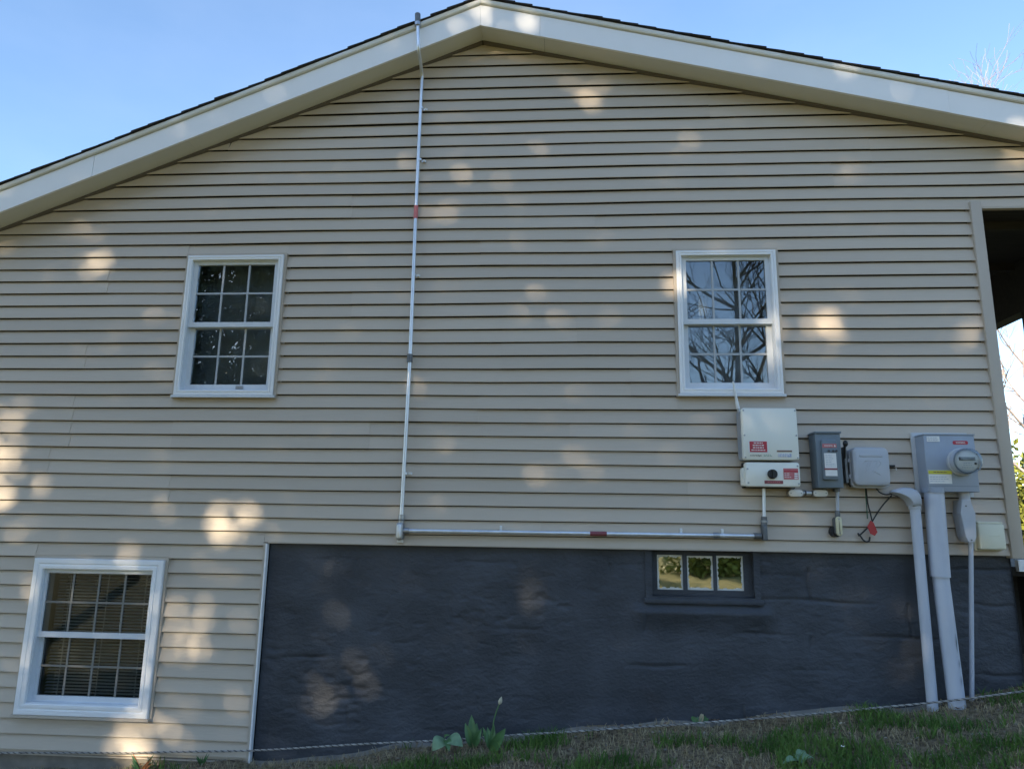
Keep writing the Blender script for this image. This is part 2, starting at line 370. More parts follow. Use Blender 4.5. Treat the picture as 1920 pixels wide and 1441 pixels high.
def wob(x, z): return 0.0022*math.sin(x*1.9+z*5) + 0.0012*math.sin(x*4.7+z*3.1)
LIP = 0.0180; SLOT = 0.0040
def board(zb, zt, xbl, xbr, xtl, xtr, off, zb0, zt0):
    """one clapboard course; zb0/zt0 are the full course so a notched piece keeps the same slope"""
    L = xbr-xbl; n = max(1, min(10, int(abs(L)/0.45)))
    mb = MB(); P = []
    def yy(z): return -LIP*(zt0-z)/(zt0-zb0) - off
    for k in range(n+1):
        s = k/n; xb = lerp(xbl, xbr, s); xt = lerp(xtl, xtr, s); w_ = wob(xb, zb0)
        full = abs(zb-zb0) < 1e-4
        top = zt + (0.006 if abs(zt-zt0) < 1e-4 else 0)
        tz = zt-SLOT if abs(zt-zt0) < 1e-4 else zt
        P.append([(xt, yy(tz)+0.004, tz-0.0004+w_), (xt, yy(tz), tz-0.001+w_), (xb, yy(zb+0.004), zb+0.004+w_), (xb, yy(zb)+0.0018, zb+w_), (xb, yy(zb)+0.0065, zb+w_+(0.001 if full else 0)), (xb, yy(zb)+0.0066, zb+w_+0.003)])
    for k in range(n):
        a, b = P[k], P[k+1]
        for j in range(5): mb.add([a[j], a[j+1], b[j+1], b[j]], [(0, 1, 2, 3)])
    a = P[0]; b = P[-1]
    mb.add(a, [(0, 1, 2, 3, 4, 5)]); mb.add(b, [(5, 4, 3, 2, 1, 0)])
    return mb.build('siding_board', 'siding', house, False)

# lap joints seen in the photograph: (px, first course, second course), then a few more
SEAM = {}
for px, py, i in [(162, 665, 24), (138, 770, 28), (130, 835, 30), (90, 885, 32), (320, 840, 30), (692, 830, 30), (895, 790, 28), (886, 880, 32), (1068, 830, 30), (900, 485, 16), (1115, 440, 14), (1560, 340, 10), (1630, 285, 8), (1328, 205, 4), (505, 760, 28), (1290, 950, 34), (1012, 980, 36), (315, 945, 34), (660, 380, 12), (205, 520, 18), (1080, 600, 22), (660, 560, 20), (1180, 700, 26), (940, 640, 24), (430, 260, 6)]:
    x = W(px, py).x
    for q in (i, i+1): SEAM.setdefault(q, []).append(x + (0.0 if q == i else 0.006))
rs_ = random.Random(3)
for i in range(-1, 53):
    k = i//2*2
    base = SEAM.setdefault(k, []) if False else SEAM.setdefault(i, [])
    if i % 2 == 0:
        extra = [x for x in (-5.2+rs_.uniform(-.7, .7),)]
    base += extra if i >= 0 else []

for i in range(-1, 54):
    zt0, zb0 = rz(i-1), rz(i); zb = zb0
    if zt0 < BOTL + 0.004: break
    left_only = zt0 <= BOT + 0.004
    bands = []
    if zb0 < BOTL: zb = BOTL
    L0, R0 = XL, XR
    if left_only: bands = [(zb, zt0, L0, FX-0.012)]
    elif zb < BOT:                                          # last course above the foundation
        bands = [(zb, zt0, L0, FX-0.012), (BOT, zt0, FX-0.012, POSTX0)]
    elif zb0 < OPEN_Z < zt0: bands = [(zb, zt0, L0, POSTX0), (OPEN_Z, zt0, POSTX0, R0)]
    elif zt0 <= OPEN_Z: bands = [(zb, zt0, L0, POSTX0)]
    else: bands = [(zb, zt0, L0, R0)]
    for (b0, b1, l, r) in bands:
        segs = [(l, r, b0, b1)]
        for hx0, hx1, hz0, hz1 in holes:
            nxt = []
            for (a, c, q0, q1) in segs:
                if q1 <= hz0+0.003 or q0 >= hz1-0.003 or c <= hx0 or a >= hx1: nxt.append((a, c, q0, q1)); continue
                if a < hx0: nxt.append((a, hx0, q0, q1))
                if c > hx1: nxt.append((hx1, c, q0, q1))
                if q0 < hz0-0.006: nxt.append((hx0, hx1, q0, hz0))
                if q1 > hz1+0.006: nxt.append((hx0, hx1, hz1, q1))
            segs = nxt
        fin = []
        for (a, c, q0, q1) in segs:
            cuts = sorted(x for x in SEAM.get(i, []) if a+0.15 < x < c-0.15)
            xs = [a]+cuts+[c]
            for k in range(len(xs)-1): fin.append((xs[k], xs[k+1], q0, q1, 0.0 if k % 2 == 0 else 0.0030))
        for (a, c, q0, q1, off) in fin:
            bl, br, tl, tr = a, c, a, c
            m_ = 0.012
            bl = max(a, soffx(q0, -1)+m_*0); tl = max(a, soffx(q1, -1)); br = min(c, soffx(q0, 1)); tr = min(c, soffx(q1, 1))
            if q0 >= PK[1]: continue
            if q1 >= PK[1]: tl = tr = PK[0]
            if br-bl < 0.02: continue
            if tl > tr: tl = tr = (tl+tr)/2
            if tr < bl: continue
            board(q0, q1, bl, br, tl, tr, off, zb0, zt0)

# sheathing behind the boards, with the window openings left out
def sheath():
    mb = MB(); y0, y1 = 0.030, 0.10
    pts_x = sorted({XL, XR, FX, POSTX0, PK[0], *[h[0]+J+0.03 for h in holes], *[h[1]-J-0.03 for h in holes]})
    for a, b in zip(pts_x[:-1], pts_x[1:]):
        m = (a+b)/2
        zlow = BOTL+0.01 if b <= FX+1e-6 else (BOT+0.01 if b <= POSTX0+1e-6 else OPEN_Z+0.01)
        cuts = [(zlow, None)]
        hs = [(h[2]+J+0.03, h[3]-J-0.03) for h in holes if h[0] < m < h[1]]
        lo = zlow
        spans = []
        for h0, h1 in sorted(hs): spans.append((lo, h0, False)); lo = h1
        spans.append((lo, None, True))
        for s0, s1, top in spans:
            za, zb_ = (soff(a)+0.02, soff(b)+0.02) if top else (s1, s1)
            mb.add([(a, y0, s0), (b, y0, s0), (b, y0, zb_), (a, y0, za), (a, y1, s0), (b, y1, s0), (b, y1, zb_), (a, y1, za)],
                   [(0, 1, 2, 3), (5, 4, 7, 6), (0, 4, 5, 1), (3, 2, 6, 7), (0, 3, 7, 4), (1, 5, 6, 2)])
    return mb.build('wall_sheathing', 'shade_felt', house)
sheath()
# the rest of the shell: side walls, back wall, floors
DEP = 9.0
shell = MB()
shell.box(XL, XL+0.1, 0.11, DEP, BOTL-0.5, soff(XL)); shell.box(POSTX0-0.09, POSTX0, 0.11, DEP, ZO-1.4, soff(POSTX0)-0.02)
shell.build('side_wall', 'siding', house)
bw = MB(); bw.add([(XL, DEP, BOTL-0.5), (POSTX0, DEP, BOTL-0.5), (POSTX0, DEP, soff(POSTX0)), (PK[0], DEP, PK[1]), (XL, DEP, soff(XL))], [(0, 1, 2, 3, 4)]); bw.build('back_wall', 'siding', house)
box('floor', 'dark', house, XL+0.1, POSTX0-0.1, 0.11, DEP, BOT-0.1, BOT+0.1)

# trims
mb = MB(); mb.rbox(POSTX0, POSTX1, BOT-0.018, OPEN_Z+0.035, 0.03, -0.030, 0.004, 0.003)
post = mb.build('corner_post', 'trim', house, True)
box('corner_post_return', 'trim', house, POSTX1, POSTX1+0.008, -0.02, 0.10, BOT-0.018, rz(28)+0.05)
box('opening_trim', 'trim', house, POSTX1, XR-0.01, -0.014, 0.02, OPEN_Z-0.012, OPEN_Z-0.001)
box('edge_channel', 'white_vinyl', house, FX+0.004, FX+0.0135, -0.022, 0.014, BOTL-0.012, BOT-0.006)
box('edge_trim', 'trim', house, FX-0.012, FX+0.004, -0.019, 0.012, BOTL-0.008, BOT-0.002)
box('starter_strip', 'trim', house, FX+0.0135, POSTX0, -0.012, 0.012, BOT-0.004, BOT+0.004)
box('starter_strip', 'trim', house, XL, FX-0.012, -0.012, 0.012, BOTL-0.010, BOTL-0.002)

# eaves: frieze, soffit, fascia, drip edge, roof with shingle courses
OV = 0.18
def rake_x(side, t): return PK[0] + side*t                  # t = horizontal run from the peak
def rake_piece(name, mat, t0, t1, side, prof, parent=house, smooth=False):
    """prof: list of (y, dz above the soffit line), swept along the rake between runs t0 and t1"""
    s = SL if side < 0 else SR
    L = []
    for t in (t0, t1):
        L.append([(PK[0]+side*t, y, PK[1]-s*t+dz) for y, dz in prof])
    return MB().loops(L).build(name, mat, parent, smooth)
XLr, XRr = PK[0]-(XL-0.5), (XR+0.12)-PK[0]
for side, T, cut in ((-1, XLr, [0.0, 2.05, 4.9]), (1, XRr, [0.0, 0.45, 3.35])):
    tt = cut+[T]
    for k in range(3):
        o = 0.0016*(k % 2)
        g_ = 0.001 if k else 0.0006
        rake_piece('soffit_panel', 'soffit', tt[k]+g_, tt[k+1]-0.0008, side, [(-OV+0.002, o*.6), (-0.022, o*.6), (-0.022, 0.012), (-OV+0.002, 0.012)])
    f = [0.0, 0.42, 3.1, T] if side > 0 else [0.0, 2.7, T]
    for k in range(len(f)-1):
        o = 0.0018*(k % 2)
        rake_piece('fascia_board', 'white_metal', f[k]+0.0008, f[k+1]-0.0008, side, [(-OV-0.012-o, -0.006), (-OV+0.004, -0.006), (-OV+0.004, 0.155), (-OV-0.0105-o, 0.155), (-OV-0.0113-o, 0.07)])
    d = [0.0, 2.9, T] if side > 0 else [0.0, 3.0, T]
    for k in range(len(d)-1):
        rake_piece('drip_edge', 'drip', d[k]+0.0006, d[k+1]-0.0006, side, [(-OV-0.014, 0.160), (-OV-0.026, 0.164), (-OV-0.030, 0.174), (-OV-0.030, 0.192), (-OV-0.024, 0.198), (-OV+0.01, 0.198), (-OV+0.01, 0.160)])
    rake_piece('frieze_trim', 'frieze', 0.004, T, side, [(-0.026, -0.014), (-0.012, -0.022), (0.004, -0.022), (0.004, -0.001), (-0.026, -0.001)])  # its dark colour paints in the shadow gap under the soffit
roof = MB()
for side, T in ((-1, XLr), (1, XRr)):
    s = SL if side < 0 else SR
    L = [[(PK[0]+side*t, y, PK[1]-s*t+dz) for y, dz in ((-OV+0.005, 0.16), (DEP+0.3, 0.16), (DEP+0.3, 0.1985), (-OV+0.005, 0.1985))] for t in (0.0, T)]
    roof.loops(L)
roof = roof.build('roof', 'deck_wood', house)
rr = random.Random(5)
for side, T in ((-1, XLr), (1, XRr)):
    s = SL if side < 0 else SR; c = 1/math.sqrt(1+s*s)
    t = 0.0
    while t < T-0.05:
        e = min(0.125*c*1.0, T-t); ov = -OV-0.036-rr.uniform(0, 0.012)
        lo, hi = t, t+e+0.004
        z_lo, z_hi = PK[1]-s*lo+0.2015, PK[1]-s*hi+0.2015
        th = 0.010 + rr.uniform(-0.002, 0.0025)
        x0, x1 = PK[0]+side*lo, PK[0]+side*hi
        MB().add([(x0, ov, z_lo), (x1, ov, z_hi), (x1, ov, z_hi+th), (x0, ov, z_lo+0.004), (x0, DEP+0.3, z_lo), (x1, DEP+0.3, z_hi), (x1, DEP+0.3, z_hi+th), (x0, DEP+0.3, z_lo+0.004)],
                 [(0, 1, 2, 3), (5, 4, 7, 6), (0, 4, 5, 1), (3, 2, 6, 7), (0, 3, 7, 4), (1, 5, 6, 2)]).build('shingle_course', 'shingle', roof)
        t += e

# ------------------------------------------------------------------ foundation
fdx = 0.0095; fx0, fx1 = FX+0.0145, POSTX0+0.016; fz0, fz1 = ZO-1.50, BOT-0.004
nxf = int((fx1-fx0)/fdx)+1; nzf = int((fz1-fz0)/fdx)+1
fxs = np.linspace(fx0, fx1, nxf); fzs = np.linspace(fz0, fz1, nzf)
HX0, HX1, HZ0 = 0.560, 1.190, -0.392+ZO
ix0 = int(np.argmin(abs(fxs-HX0))); ix1 = int(np.argmin(abs(fxs-HX1))); iz0 = int(np.argmin(abs(fzs-HZ0)))
fv = []
rj = random.Random(11)
joints_h = [(-0.205-0.2*k, -1.9, 2.7) for k in range(6)]
joints_v = [(-1.70+0.4*c+(0.2 if k % 2 else 0)+rj.uniform(-.02, .02), -0.405-0.2*k, -0.205-0.2*k) for k in range(5) for c in range(11)]
for z in fzs:
    for x in fxs:
        zr = z-ZO
        n1 = noise.noise(Vector((x*1.1, zr*1.6, 3.1)))*0.007
        n2 = noise.noise(Vector((x*7.0, zr*8, 7.7)))*0.0018 + noise.noise(Vector((x*19, zr*24, 2.2)))*0.0011
        n3 = abs(noise.noise(Vector((x*9+2, zr*20, 1.3))))*0.0036*max(0, min(1, 0.35+noise.noise(Vector((x*1.3, zr*1.3, 9)))*1.6 + (-zr-0.6)*0.7))
        d = n1*0.8+n2*1.25+n3*1.2+max(0, noise.noise(Vector((x*12, zr*32, 4.4)))-0.15)*0.011*max(0, 0.25+noise.noise(Vector((x*1.1, zr*2, 8.8))))*2
        for jz, a, b in joints_h:
            if a < x < b:
                zz = jz+0.006*math.sin(x*7+jz*20)+0.012*noise.noise(Vector((x*6, 0, jz))); q = abs(zr-zz)
                if q < 0.03: d += 0.013*math.exp(-(q/0.008)**2)*max(0, min(1, 2.2*(noise.noise(Vector((x*2.1, 5, jz*7)))+0.10*x-0.18)))
        for jx, a, b in joints_v:
            if a < zr < b and abs(x-jx) < 0.04: d += 0.012*math.exp(-(((x-jx-0.007*math.sin(zr*30+jx*9)))/0.007)**2)*max(0, min(1, 2.2*(noise.noise(Vector((jx*3, 7, zr*3)))+0.08*x-0.15)))
        # sloped mortar under the basement window
        if 0.42 < x < 1.32:
            t_ = (-0.435-zr)/0.055
            if 0 < t_ < 3.2:
                d -= 0.034*(t_ if t_ < 1 else max(0, 1-(t_-1)/2.2)**1.5)*max(0, min(1, (x-0.42)/0.08, (1.32-x)/0.08))*(0.85+0.4*noise.noise(Vector((x*8, 2, 2))))
        fv.append((x, 0.030+d, z))
ff = []
for k in range(nzf-1):
    for i in range(nxf-1):
        if ix0 <= i < ix1 and k >= iz0: continue
        a = k*nxf+i; ff.append((a, a+1, a+1+nxf, a+nxf))
fnd = raw_mesh('foundation_wall', fv, ff, 'foundation', house); smooth_mesh(fnd.data, 180)
box('foundation_core', 'dark', house, fx0, HX0-0.01, 0.09, 0.30, fz0, fz1); box('foundation_core', 'dark', house, HX1+0.01, fx1, 0.09, 0.30, fz0, fz1)
box('foundation_core', 'dark', house, HX0-0.01, HX1+0.01, 0.13, 0.30, fz0, fz1)
MB().add([(fx1, 0.0, fz0), (fx1, 0.30, fz0), (fx1, 0.30, fz1), (fx1, 0.02, fz1)], [(0, 1, 2, 3)]).build('foundation_end', 'foundation', house)
# unpainted footing and the strip under the left part of the siding
mb = MB()
xs = np.linspace(fx0, 2.2, 60)
L = []
for x in xs:
    zg = float(ground_z(x, 0.0)); hgt = -0.002+0.022*noise.noise(Vector((x*2.3, 1, 1)))
    L.append([(x, 0.10, zg-0.1), (x, -0.052, zg-0.1), (x, -0.046, zg+hgt), (x, -0.02, zg+hgt+0.006), (x, 0.10, zg+hgt+0.006)])
mb.loops(L).build('footing_ledge', 'concrete', house, True)
box('lower_footing', 'concrete', house, XL, FX+0.01, 0.012, 0.3, BOTL-0.7, BOTL-0.012)

# ------------------------------------------------------------------ windows
def frame_mb(x0, x1, z0, z1, w, yb, yf, wb=None, wt=None):
    wb = w if wb is None else wb; wt = w if wt is None else wt
    mb = MB()
    mb.box(x0, x0+w, yf, yb, z0, z1); mb.box(x1-w, x1, yf, yb, z0, z1)
    mb.box(x0+w, x1-w, yf+0.0004, yb, z0, z0+wb); mb.box(x0+w, x1-w, yf+0.0004, yb, z1-wt, z1)
    return mb
def ring_profile(x0, x1, z0, z1, prof):
    """mitred frame: prof = list of (inset, y)"""
    mb = MB(); L = []
    for ins, y in prof: L.append([(x0+ins, y, z0+ins), (x1-ins, y, z0+ins), (x1-ins, y, z1-ins), (x0+ins, y, z1-ins)])
    return mb.loops(L, False, False)
def make_window(w, cw, ncol, latch=None, blinds=False, label=None):
    x0, x1, z0, z1 = w['x0'], w['x1'], w['z0'], w['z1']
    D = -0.040 if not blinds else -0.046
    prof = [(0.0, 0.0), (0.0, D+0.004), (0.004, D), (cw*0.45, D), (cw*0.5, D+0.005), (cw*0.62, D+0.005), (cw*0.66, D), (cw*0.93, D), (cw, D+0.003), (cw, 0.075)]
    win = ring_profile(x0, x1, z0, z1, prof).build('window', 'white_vinyl', house)
    if label: win['label'] = label
    frame_mb(x0-J, x1+J, z0-J, z1+J, J-0.001, 0.012, -0.024).build('window_channel', 'trim', win)
    MB().box(x0-0.012, x1+0.012, D-0.006, 0.0, z0-0.016, z0-0.001).build('sill', 'trim' if blinds else 'sash_vinyl', win)
    a0, a1, b0, b1 = x0+cw, x1-cw, z0+cw, z1-cw
    zm = (b0+b1)/2 + 0.002
    # upper sash in front, lower sash further in
    sf = 0.020; st = 0.016 if blinds else 0.029; br = 0.034 if blinds else 0.046
    us_y0, us_y1, ls_y0, ls_y1 = D+0.030, D+0.055, D+0.062, D+0.087
    frame_mb(a0+0.004, a1-0.004, zm-0.017, b1-0.004, st, us_y1, us_y0, 0.034, 0.022).build('upper_sash', 'sash_vinyl', win)
    frame_mb(a0+0.004, a1-0.004, b0+0.003, zm+0.012, st+0.006, ls_y1, ls_y0, br, 0.03).build('lower_sash', 'sash_vinyl', win)
    frame_mb(a0+0.0005, a1-0.0005, b0+0.0005, b1-0.0005, 0.004, 0.074, D+0.018).build('jamb_liner', 'sash_vinyl', win)
    for (p0, p1, q0, q1, y) in ((a0+0.004+st, a1-0.004-st, zm+0.017, b1-0.026, us_y0+0.012), (a0+0.01+st, a1-0.01-st, b0+br+0.003, zm-0.018, ls_y0+0.012)):
        nrow = 2; g = 0.0065
        dx = (p1-p0)/ncol; dz = (q1-q0)/nrow
        gl = 'glass_plain' if blinds else 'glass'
        for i in range(ncol):
            for j in range(nrow):
                MB().box(p0+dx*i+0.0006, p0+dx*(i+1)-0.0006, y, y+0.004, q0+dz*j+0.0006, q0+dz*(j+1)-0.0006).build('pane', gl, win)
        for i in range(1, ncol): MB().box(p0+dx*i-g, p0+dx*i+g, y-0.005, y-0.001, q0, q1).build('muntin', 'dull_grid' if blinds else 'grid', win)
        for j in range(1, nrow): MB().box(p0, p1, y-0.0042, y-0.0012, q0+dz*j-g, q0+dz*j+g).build('muntin', 'dull_grid' if blinds else 'grid', win)
    if latch:
        lx, lz = latch; MB().rbox(lx-0.026, lx+0.026, lz-0.010, lz+0.012, ls_y0, ls_y0-0.006, 0.003, 0.002).build('sash_latch', 'zinc', win)
    if blinds:
        n = 38; 
        for k in range(n):
            z = lerp(b0+0.03, b1-0.03, (k+0.5)/n)
            MB().add([(a0+0.02, 0.095, z-0.0040), (a1-0.02, 0.095, z-0.0040), (a1-0.02, 0.104, z+0.0010), (a0+0.02, 0.104, z+0.0010), (a1-0.02, 0.114, z+0.0040), (a0+0.02, 0.114, z+0.0040)], [(0, 1, 2, 3), (3, 2, 4, 5)]).build('blind_slat', 'blind', win)
        for fx_ in (0.15, 0.5, 0.85):
            x = lerp(a0, a1, fx_); MB().box(x-0.002, x+0.002, 0.090, 0.0925, b0+0.02, b1-0.02).build('blind_cord', 'blind', win)
    if True:
        ry_ = 0.5 if blinds else 0.26
        MB().add([(a0-0.2, ry_, b0-0.15), (a1+0.2, ry_, b0-0.15), (a1+0.2, ry_, b1+0.15), (a0-0.2, ry_, b1+0.15)], [(0, 1, 2, 3)]).build('room_backdrop', 'black' if blinds else 'pane_lift', win)  # added sheet: black stands for the unlit room, pale blue lifts the upper panes
    return win
lx, lz = XZ(450, 727, 0.03)
make_window(WL, 0.034, 3, (lx, lz), label='left upper window, dark panes reflecting an evergreen')
make_window(WR, 0.034, 3, label='right upper window, panes reflecting bare branches')
make_window(WB, 0.066, 4, blinds=True, label='lower window with closed-in slatted blinds')

# basement window in its recess
bx0, bx1 = 0.525, 1.222
bwn = MB(); zt_, zs_, zi_ = BOT-0.008, -0.405+ZO, HZ0-0.004
up = [(bx0, zt_), (bx0, zs_), (bx1, zs_), (bx1, zt_), (HX1-0.006, zt_), (HX1-0.006, zi_), (HX0+0.006, zi_), (HX0+0.006, zt_)]
bwn.loops([[(x, y, z) for x, z in up] for y in (0.05, 0.021)], False, False)
bwn.f += [tuple(8+i for i in q) for q in ((0, 1, 6, 7), (1, 2, 5, 6), (2, 3, 4, 5))]
bwn = bwn.build('basement_window', 'foundation', house)
bwn['label'] = 'small three-pane basement window, panes edged in white paint smears'
MB().rbox(bx0-0.012, bx1+0.012, -0.436+ZO, -0.404+ZO, 0.06, 0.006, 0.006, 0.006).build('sill', 'foundation', bwn, True)
rv = MB(); rv.box(HX0-0.004, HX0+0.004, 0.0505, 0.125, HZ0, BOT-0.01); rv.box(HX1-0.004, HX1+0.004, 0.0505, 0.125, HZ0, BOT-0.01); rv.box(HX0, HX1, 0.0505, 0.125, HZ0-0.01, HZ0-0.001)
rv.build('reveal', 'foundation', bwn)
PY = 0.085
pan = []
for (xa, ya, xb, yb) in ((1231, 1039, 1281, 1105), (1287, 1041, 1338, 1106), (1342, 1041, 1395, 1107)):
    p, q = W(xa, ya, PY), W(xb, yb, PY); pan.append((p.x, q.x, q.z, p.z))
fr = MB(); xs_ = [HX0+0.004, pan[0][0], pan[0][1], pan[1][0], pan[1][1], pan[2][0], pan[2][1], HX1-0.004]
for k in range(0, 8, 2): fr.box(xs_[k], xs_[k+1], PY-0.012, PY+0.03, HZ0, BOT-0.01)
for p in pan:
    fr.box(p[0], p[1], PY-0.010, PY+0.03, HZ0, p[2]); fr.box(p[0], p[1], PY-0.010, PY+0.03, p[3], BOT-0.011)
fr.build('steel_frame', 'foundation', bwn)
for p in pan: MB().box(p[0], p[1], PY, PY+0.004, p[2], p[3]).build('pane', 'old_pane', bwn)

# ------------------------------------------------------------------ porch on the right
PX = 3.60
porch = thing('porch', 'dark covered side porch behind the right corner of the house', 'porch', (POSTX1+0.3, 2.0, ZO-0.9))
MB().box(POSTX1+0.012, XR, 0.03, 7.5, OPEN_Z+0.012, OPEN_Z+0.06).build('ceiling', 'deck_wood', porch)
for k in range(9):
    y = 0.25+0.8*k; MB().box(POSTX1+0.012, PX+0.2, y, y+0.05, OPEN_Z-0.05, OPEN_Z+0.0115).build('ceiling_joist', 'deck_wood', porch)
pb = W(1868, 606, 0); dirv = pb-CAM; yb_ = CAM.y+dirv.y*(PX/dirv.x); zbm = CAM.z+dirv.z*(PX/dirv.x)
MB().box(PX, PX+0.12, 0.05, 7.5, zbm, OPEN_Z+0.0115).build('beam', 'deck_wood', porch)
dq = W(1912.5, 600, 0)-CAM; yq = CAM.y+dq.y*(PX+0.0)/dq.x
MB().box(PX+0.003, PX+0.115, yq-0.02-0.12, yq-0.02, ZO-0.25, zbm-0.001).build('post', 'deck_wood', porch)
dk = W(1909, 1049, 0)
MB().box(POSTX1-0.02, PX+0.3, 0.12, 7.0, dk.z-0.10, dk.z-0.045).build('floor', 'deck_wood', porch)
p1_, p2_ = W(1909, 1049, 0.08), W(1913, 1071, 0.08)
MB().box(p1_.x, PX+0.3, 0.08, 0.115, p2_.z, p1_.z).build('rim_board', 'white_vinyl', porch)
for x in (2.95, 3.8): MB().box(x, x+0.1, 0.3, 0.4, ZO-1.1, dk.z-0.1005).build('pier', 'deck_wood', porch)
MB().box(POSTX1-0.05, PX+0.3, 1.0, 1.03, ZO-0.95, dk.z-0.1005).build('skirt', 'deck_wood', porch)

# ------------------------------------------------------------------ metal conduit run
def bend(p, c, q, r, n=8):
    """rounded corner at c between p and q"""
    p, c, q = Vector(p), Vector(c), Vector(q); a = (p-c).normalized(); b = (q-c).normalized()
    s, e = c+a*r, c+b*r; return [((1-t)**2)*s + 2*t*(1-t)*c + t*t*e for t in (k/n for k in range(n+1))]
CY = -0.040; CR = 0.0122
pt = lambda px, py, y=CY: W(px, py, y)
cond = thing('metal_conduit', 'long galvanised conduit running from the roof edge along the siding bottom to the inverter', 'conduit', W(752, 1000, 0))
YF = -OV-0.040
top = W(783.5, 45, YF); f1 = W(784.5, 92, YF); w1 = W(791.5, 140, CY); low = W(752.5, 972, CY)
path = [top, lerp(top, f1, 0.6)] + bend(top, f1, w1, 0.035, 5) + bend(f1, w1, low, 0.035, 5) 
m1 = W(769, 668, CY)
lab_u, lab_l = W(780, 390, CY), W(779, 402, CY)
tube('upper_pipe', 'galv', cond, path+[W(779.7, 398, CY), m1], CR)
tube('lower_pipe', 'galv', cond, [m1, low], CR)
tube('pipe_cap', 'cast', cond, [W(783.2, 27, YF), W(783.4, 45, YF)], 0.020)
tube('pipe_collar', 'zinc', cond, [W(783.4, 43, YF), W(783.5, 49, YF)], 0.0225)
tube('coupling', 'cast', cond, [W(768.6, 664, CY), W(768.2, 679, CY)], 0.0185)
tube('red_label', 'pink', cond, [W(780.6, 386, CY), W(779, 410, CY)], CR+0.0025, 14)
tube('connector', 'zinc', cond, [W(753, 964, CY), W(752, 982, CY)], 0.0185)
tube('connector_nut', 'cast', cond, [W(752.4, 973, CY), W(752.2, 976, CY)], 0.0225, 6)
a, b = W(745.5, 979, -0.02), W(757.5, 1012, -0.02)
rbox('elbow_body', 'zinc', cond, a.x, b.x, b.z, a.z, -0.016, -0.068, 0.018, 0.010)
rbox('elbow_cover', 'galv', cond, a.x+0.008, b.x-0.010, b.z+0.012, a.z-0.010, -0.066, -0.074, 0.012, 0.004)
rbox('mounting_foot', 'white_cover', cond, a.x+0.002, b.x-0.004, b.z-0.016, b.z+0.001, -0.018, -0.030, 0.004, 0.003)
e0 = W(758, 994.5, CY); e1 = W(1424, 1004.5, CY); tj = lambda px: lerp(e0, e1, (px-758)/(1424-758))
tube('horizontal_pipe', 'galv', cond, [e0, e1], CR)
tube('connector', 'zinc', cond, [tj(757), tj(768)], 0.0185)
tube('coupling', 'zinc', cond, [tj(1340), tj(1351)], 0.0185)
tube('red_label', 'maroon', cond, [tj(1112), tj(1143)], CR+0.0025, 14)
tube('connector', 'cast', cond, [tj(1414), tj(1427)], 0.0185)
for px, py, horizontal in ((790, 203, 0), (775.5, 515, 0), (760, 887, 0), (787, 300, 0), (943, 997, 1), (1282, 1002, 1), (1358, 1003.5, 1)):
    c = tj(px) if horizontal else W(px, py, CY)
    s_ = MB()
    if horizontal:
        s_.box(c.x-0.008, c.x+0.008, -0.020, -0.014, c.z+CR, c.z+CR+0.028)
        s_.tube([Vector((c.x-0.008, CY, c.z)), Vector((c.x+0.008, CY, c.z))], CR+0.0018, 12); st_ = s_.build('strap', 'galv', cond)
        MB().tube([(c.x, -0.0155, c.z+CR+0.016), (c.x, -0.030, c.z+CR+0.016)], 0.0085, 8).build('screw', 'white_cover', st_)
    else:
        s_.box(c.x+CR, c.x+CR+0.028, -0.020, -0.014, c.z-0.008, c.z+0.008)
        s_.tube([Vector((c.x, CY, c.z-0.008)), Vector((c.x, CY, c.z+0.008))], CR+0.0018, 12); st_ = s_.build('strap', 'galv', cond)
        MB().tube([(c.x+CR+0.016, -0.0155, c.z), (c.x+CR+0.016, -0.030, c.z)], 0.0085, 8).build('screw', 'white_cover', st_)
a, b = W(1427, 985, -0.03), W(1437.5, 1013, -0.03)
rbox('elbow_body', 'cast', cond, a.x, b.x, b.z, a.z, -0.016, -0.066, 0.006, 0.006)
tube('connector', 'cast', cond, [W(1432.5, 986, CY), W(1432.7, 968, CY)], [0.0185, 0.0165])
tube('connector_nut', 'zinc', cond, [W(1432.7, 975, CY), W(1432.7, 979, CY)], 0.021, 6)
tube('riser', 'galv', cond, [W(1432.7, 970, CY), W(1432.2, 912, CY)], 0.0105)

# ------------------------------------------------------------------ inverter
FY = -0.150
c1, c2 = W(1391, 764.5, FY), W(1497.5, 862, FY)
X0, X1 = W(1392.5, 815, FY).x, W(1496.5, 815, FY).x
inv = thing('inverter', 'ivory wall-mounted solar inverter with red warning label and black knob below', 'inverter', ((X0+X1)/2, 0, W(1450, 912, FY).z))
zt, zb = W(1443, 764.5, FY).z, W(1447, 862, FY).z
rbox('heat_sink', 'inv_side', inv, X0+0.004, X1-0.004, zb+0.004, zt-0.003, -0.022, FY+0.034, 0.012, 0.003)
for k in range(7):
    y = -0.034-0.012*k; MB().box(X0-0.0035, X0+0.004, y-0.003, y+0.003, zb+0.02, zt-0.02).build('cooling_fin', 'inv_side', inv)
upp = rbox('upper_cover', 'inv_white', inv, X0, X1, zb, zt, FY+0.0345, FY, 0.014, 0.008)
for sx in (0.032, 0.968):
    for sz in (0.05, 0.53, 0.955):
        p = Vector((lerp(X0, X1, sx), FY, lerp(zt, zb, sz))); MB().tube([p+Vector((0, .002, 0)), p+Vector((0, -0.003, 0))], 0.0055, 8).build('screw', 'zinc', upp)
def flat(name, mat, parent, pxa, pya, pxb, pyb, y, th=0.0012):
    p, q = W(pxa, pya, y), W(pxb, pyb, y); return MB().box(min(p.x, q.x), max(p.x, q.x), y-th, y, min(p.z, q.z), max(p.z, q.z)).build(name, mat, parent), p, q
wl_, p, q = flat('warning_label', 'white_print', upp, 1402.5, 825, 1441.5, 849.5, FY-0.0006, 0.0008)
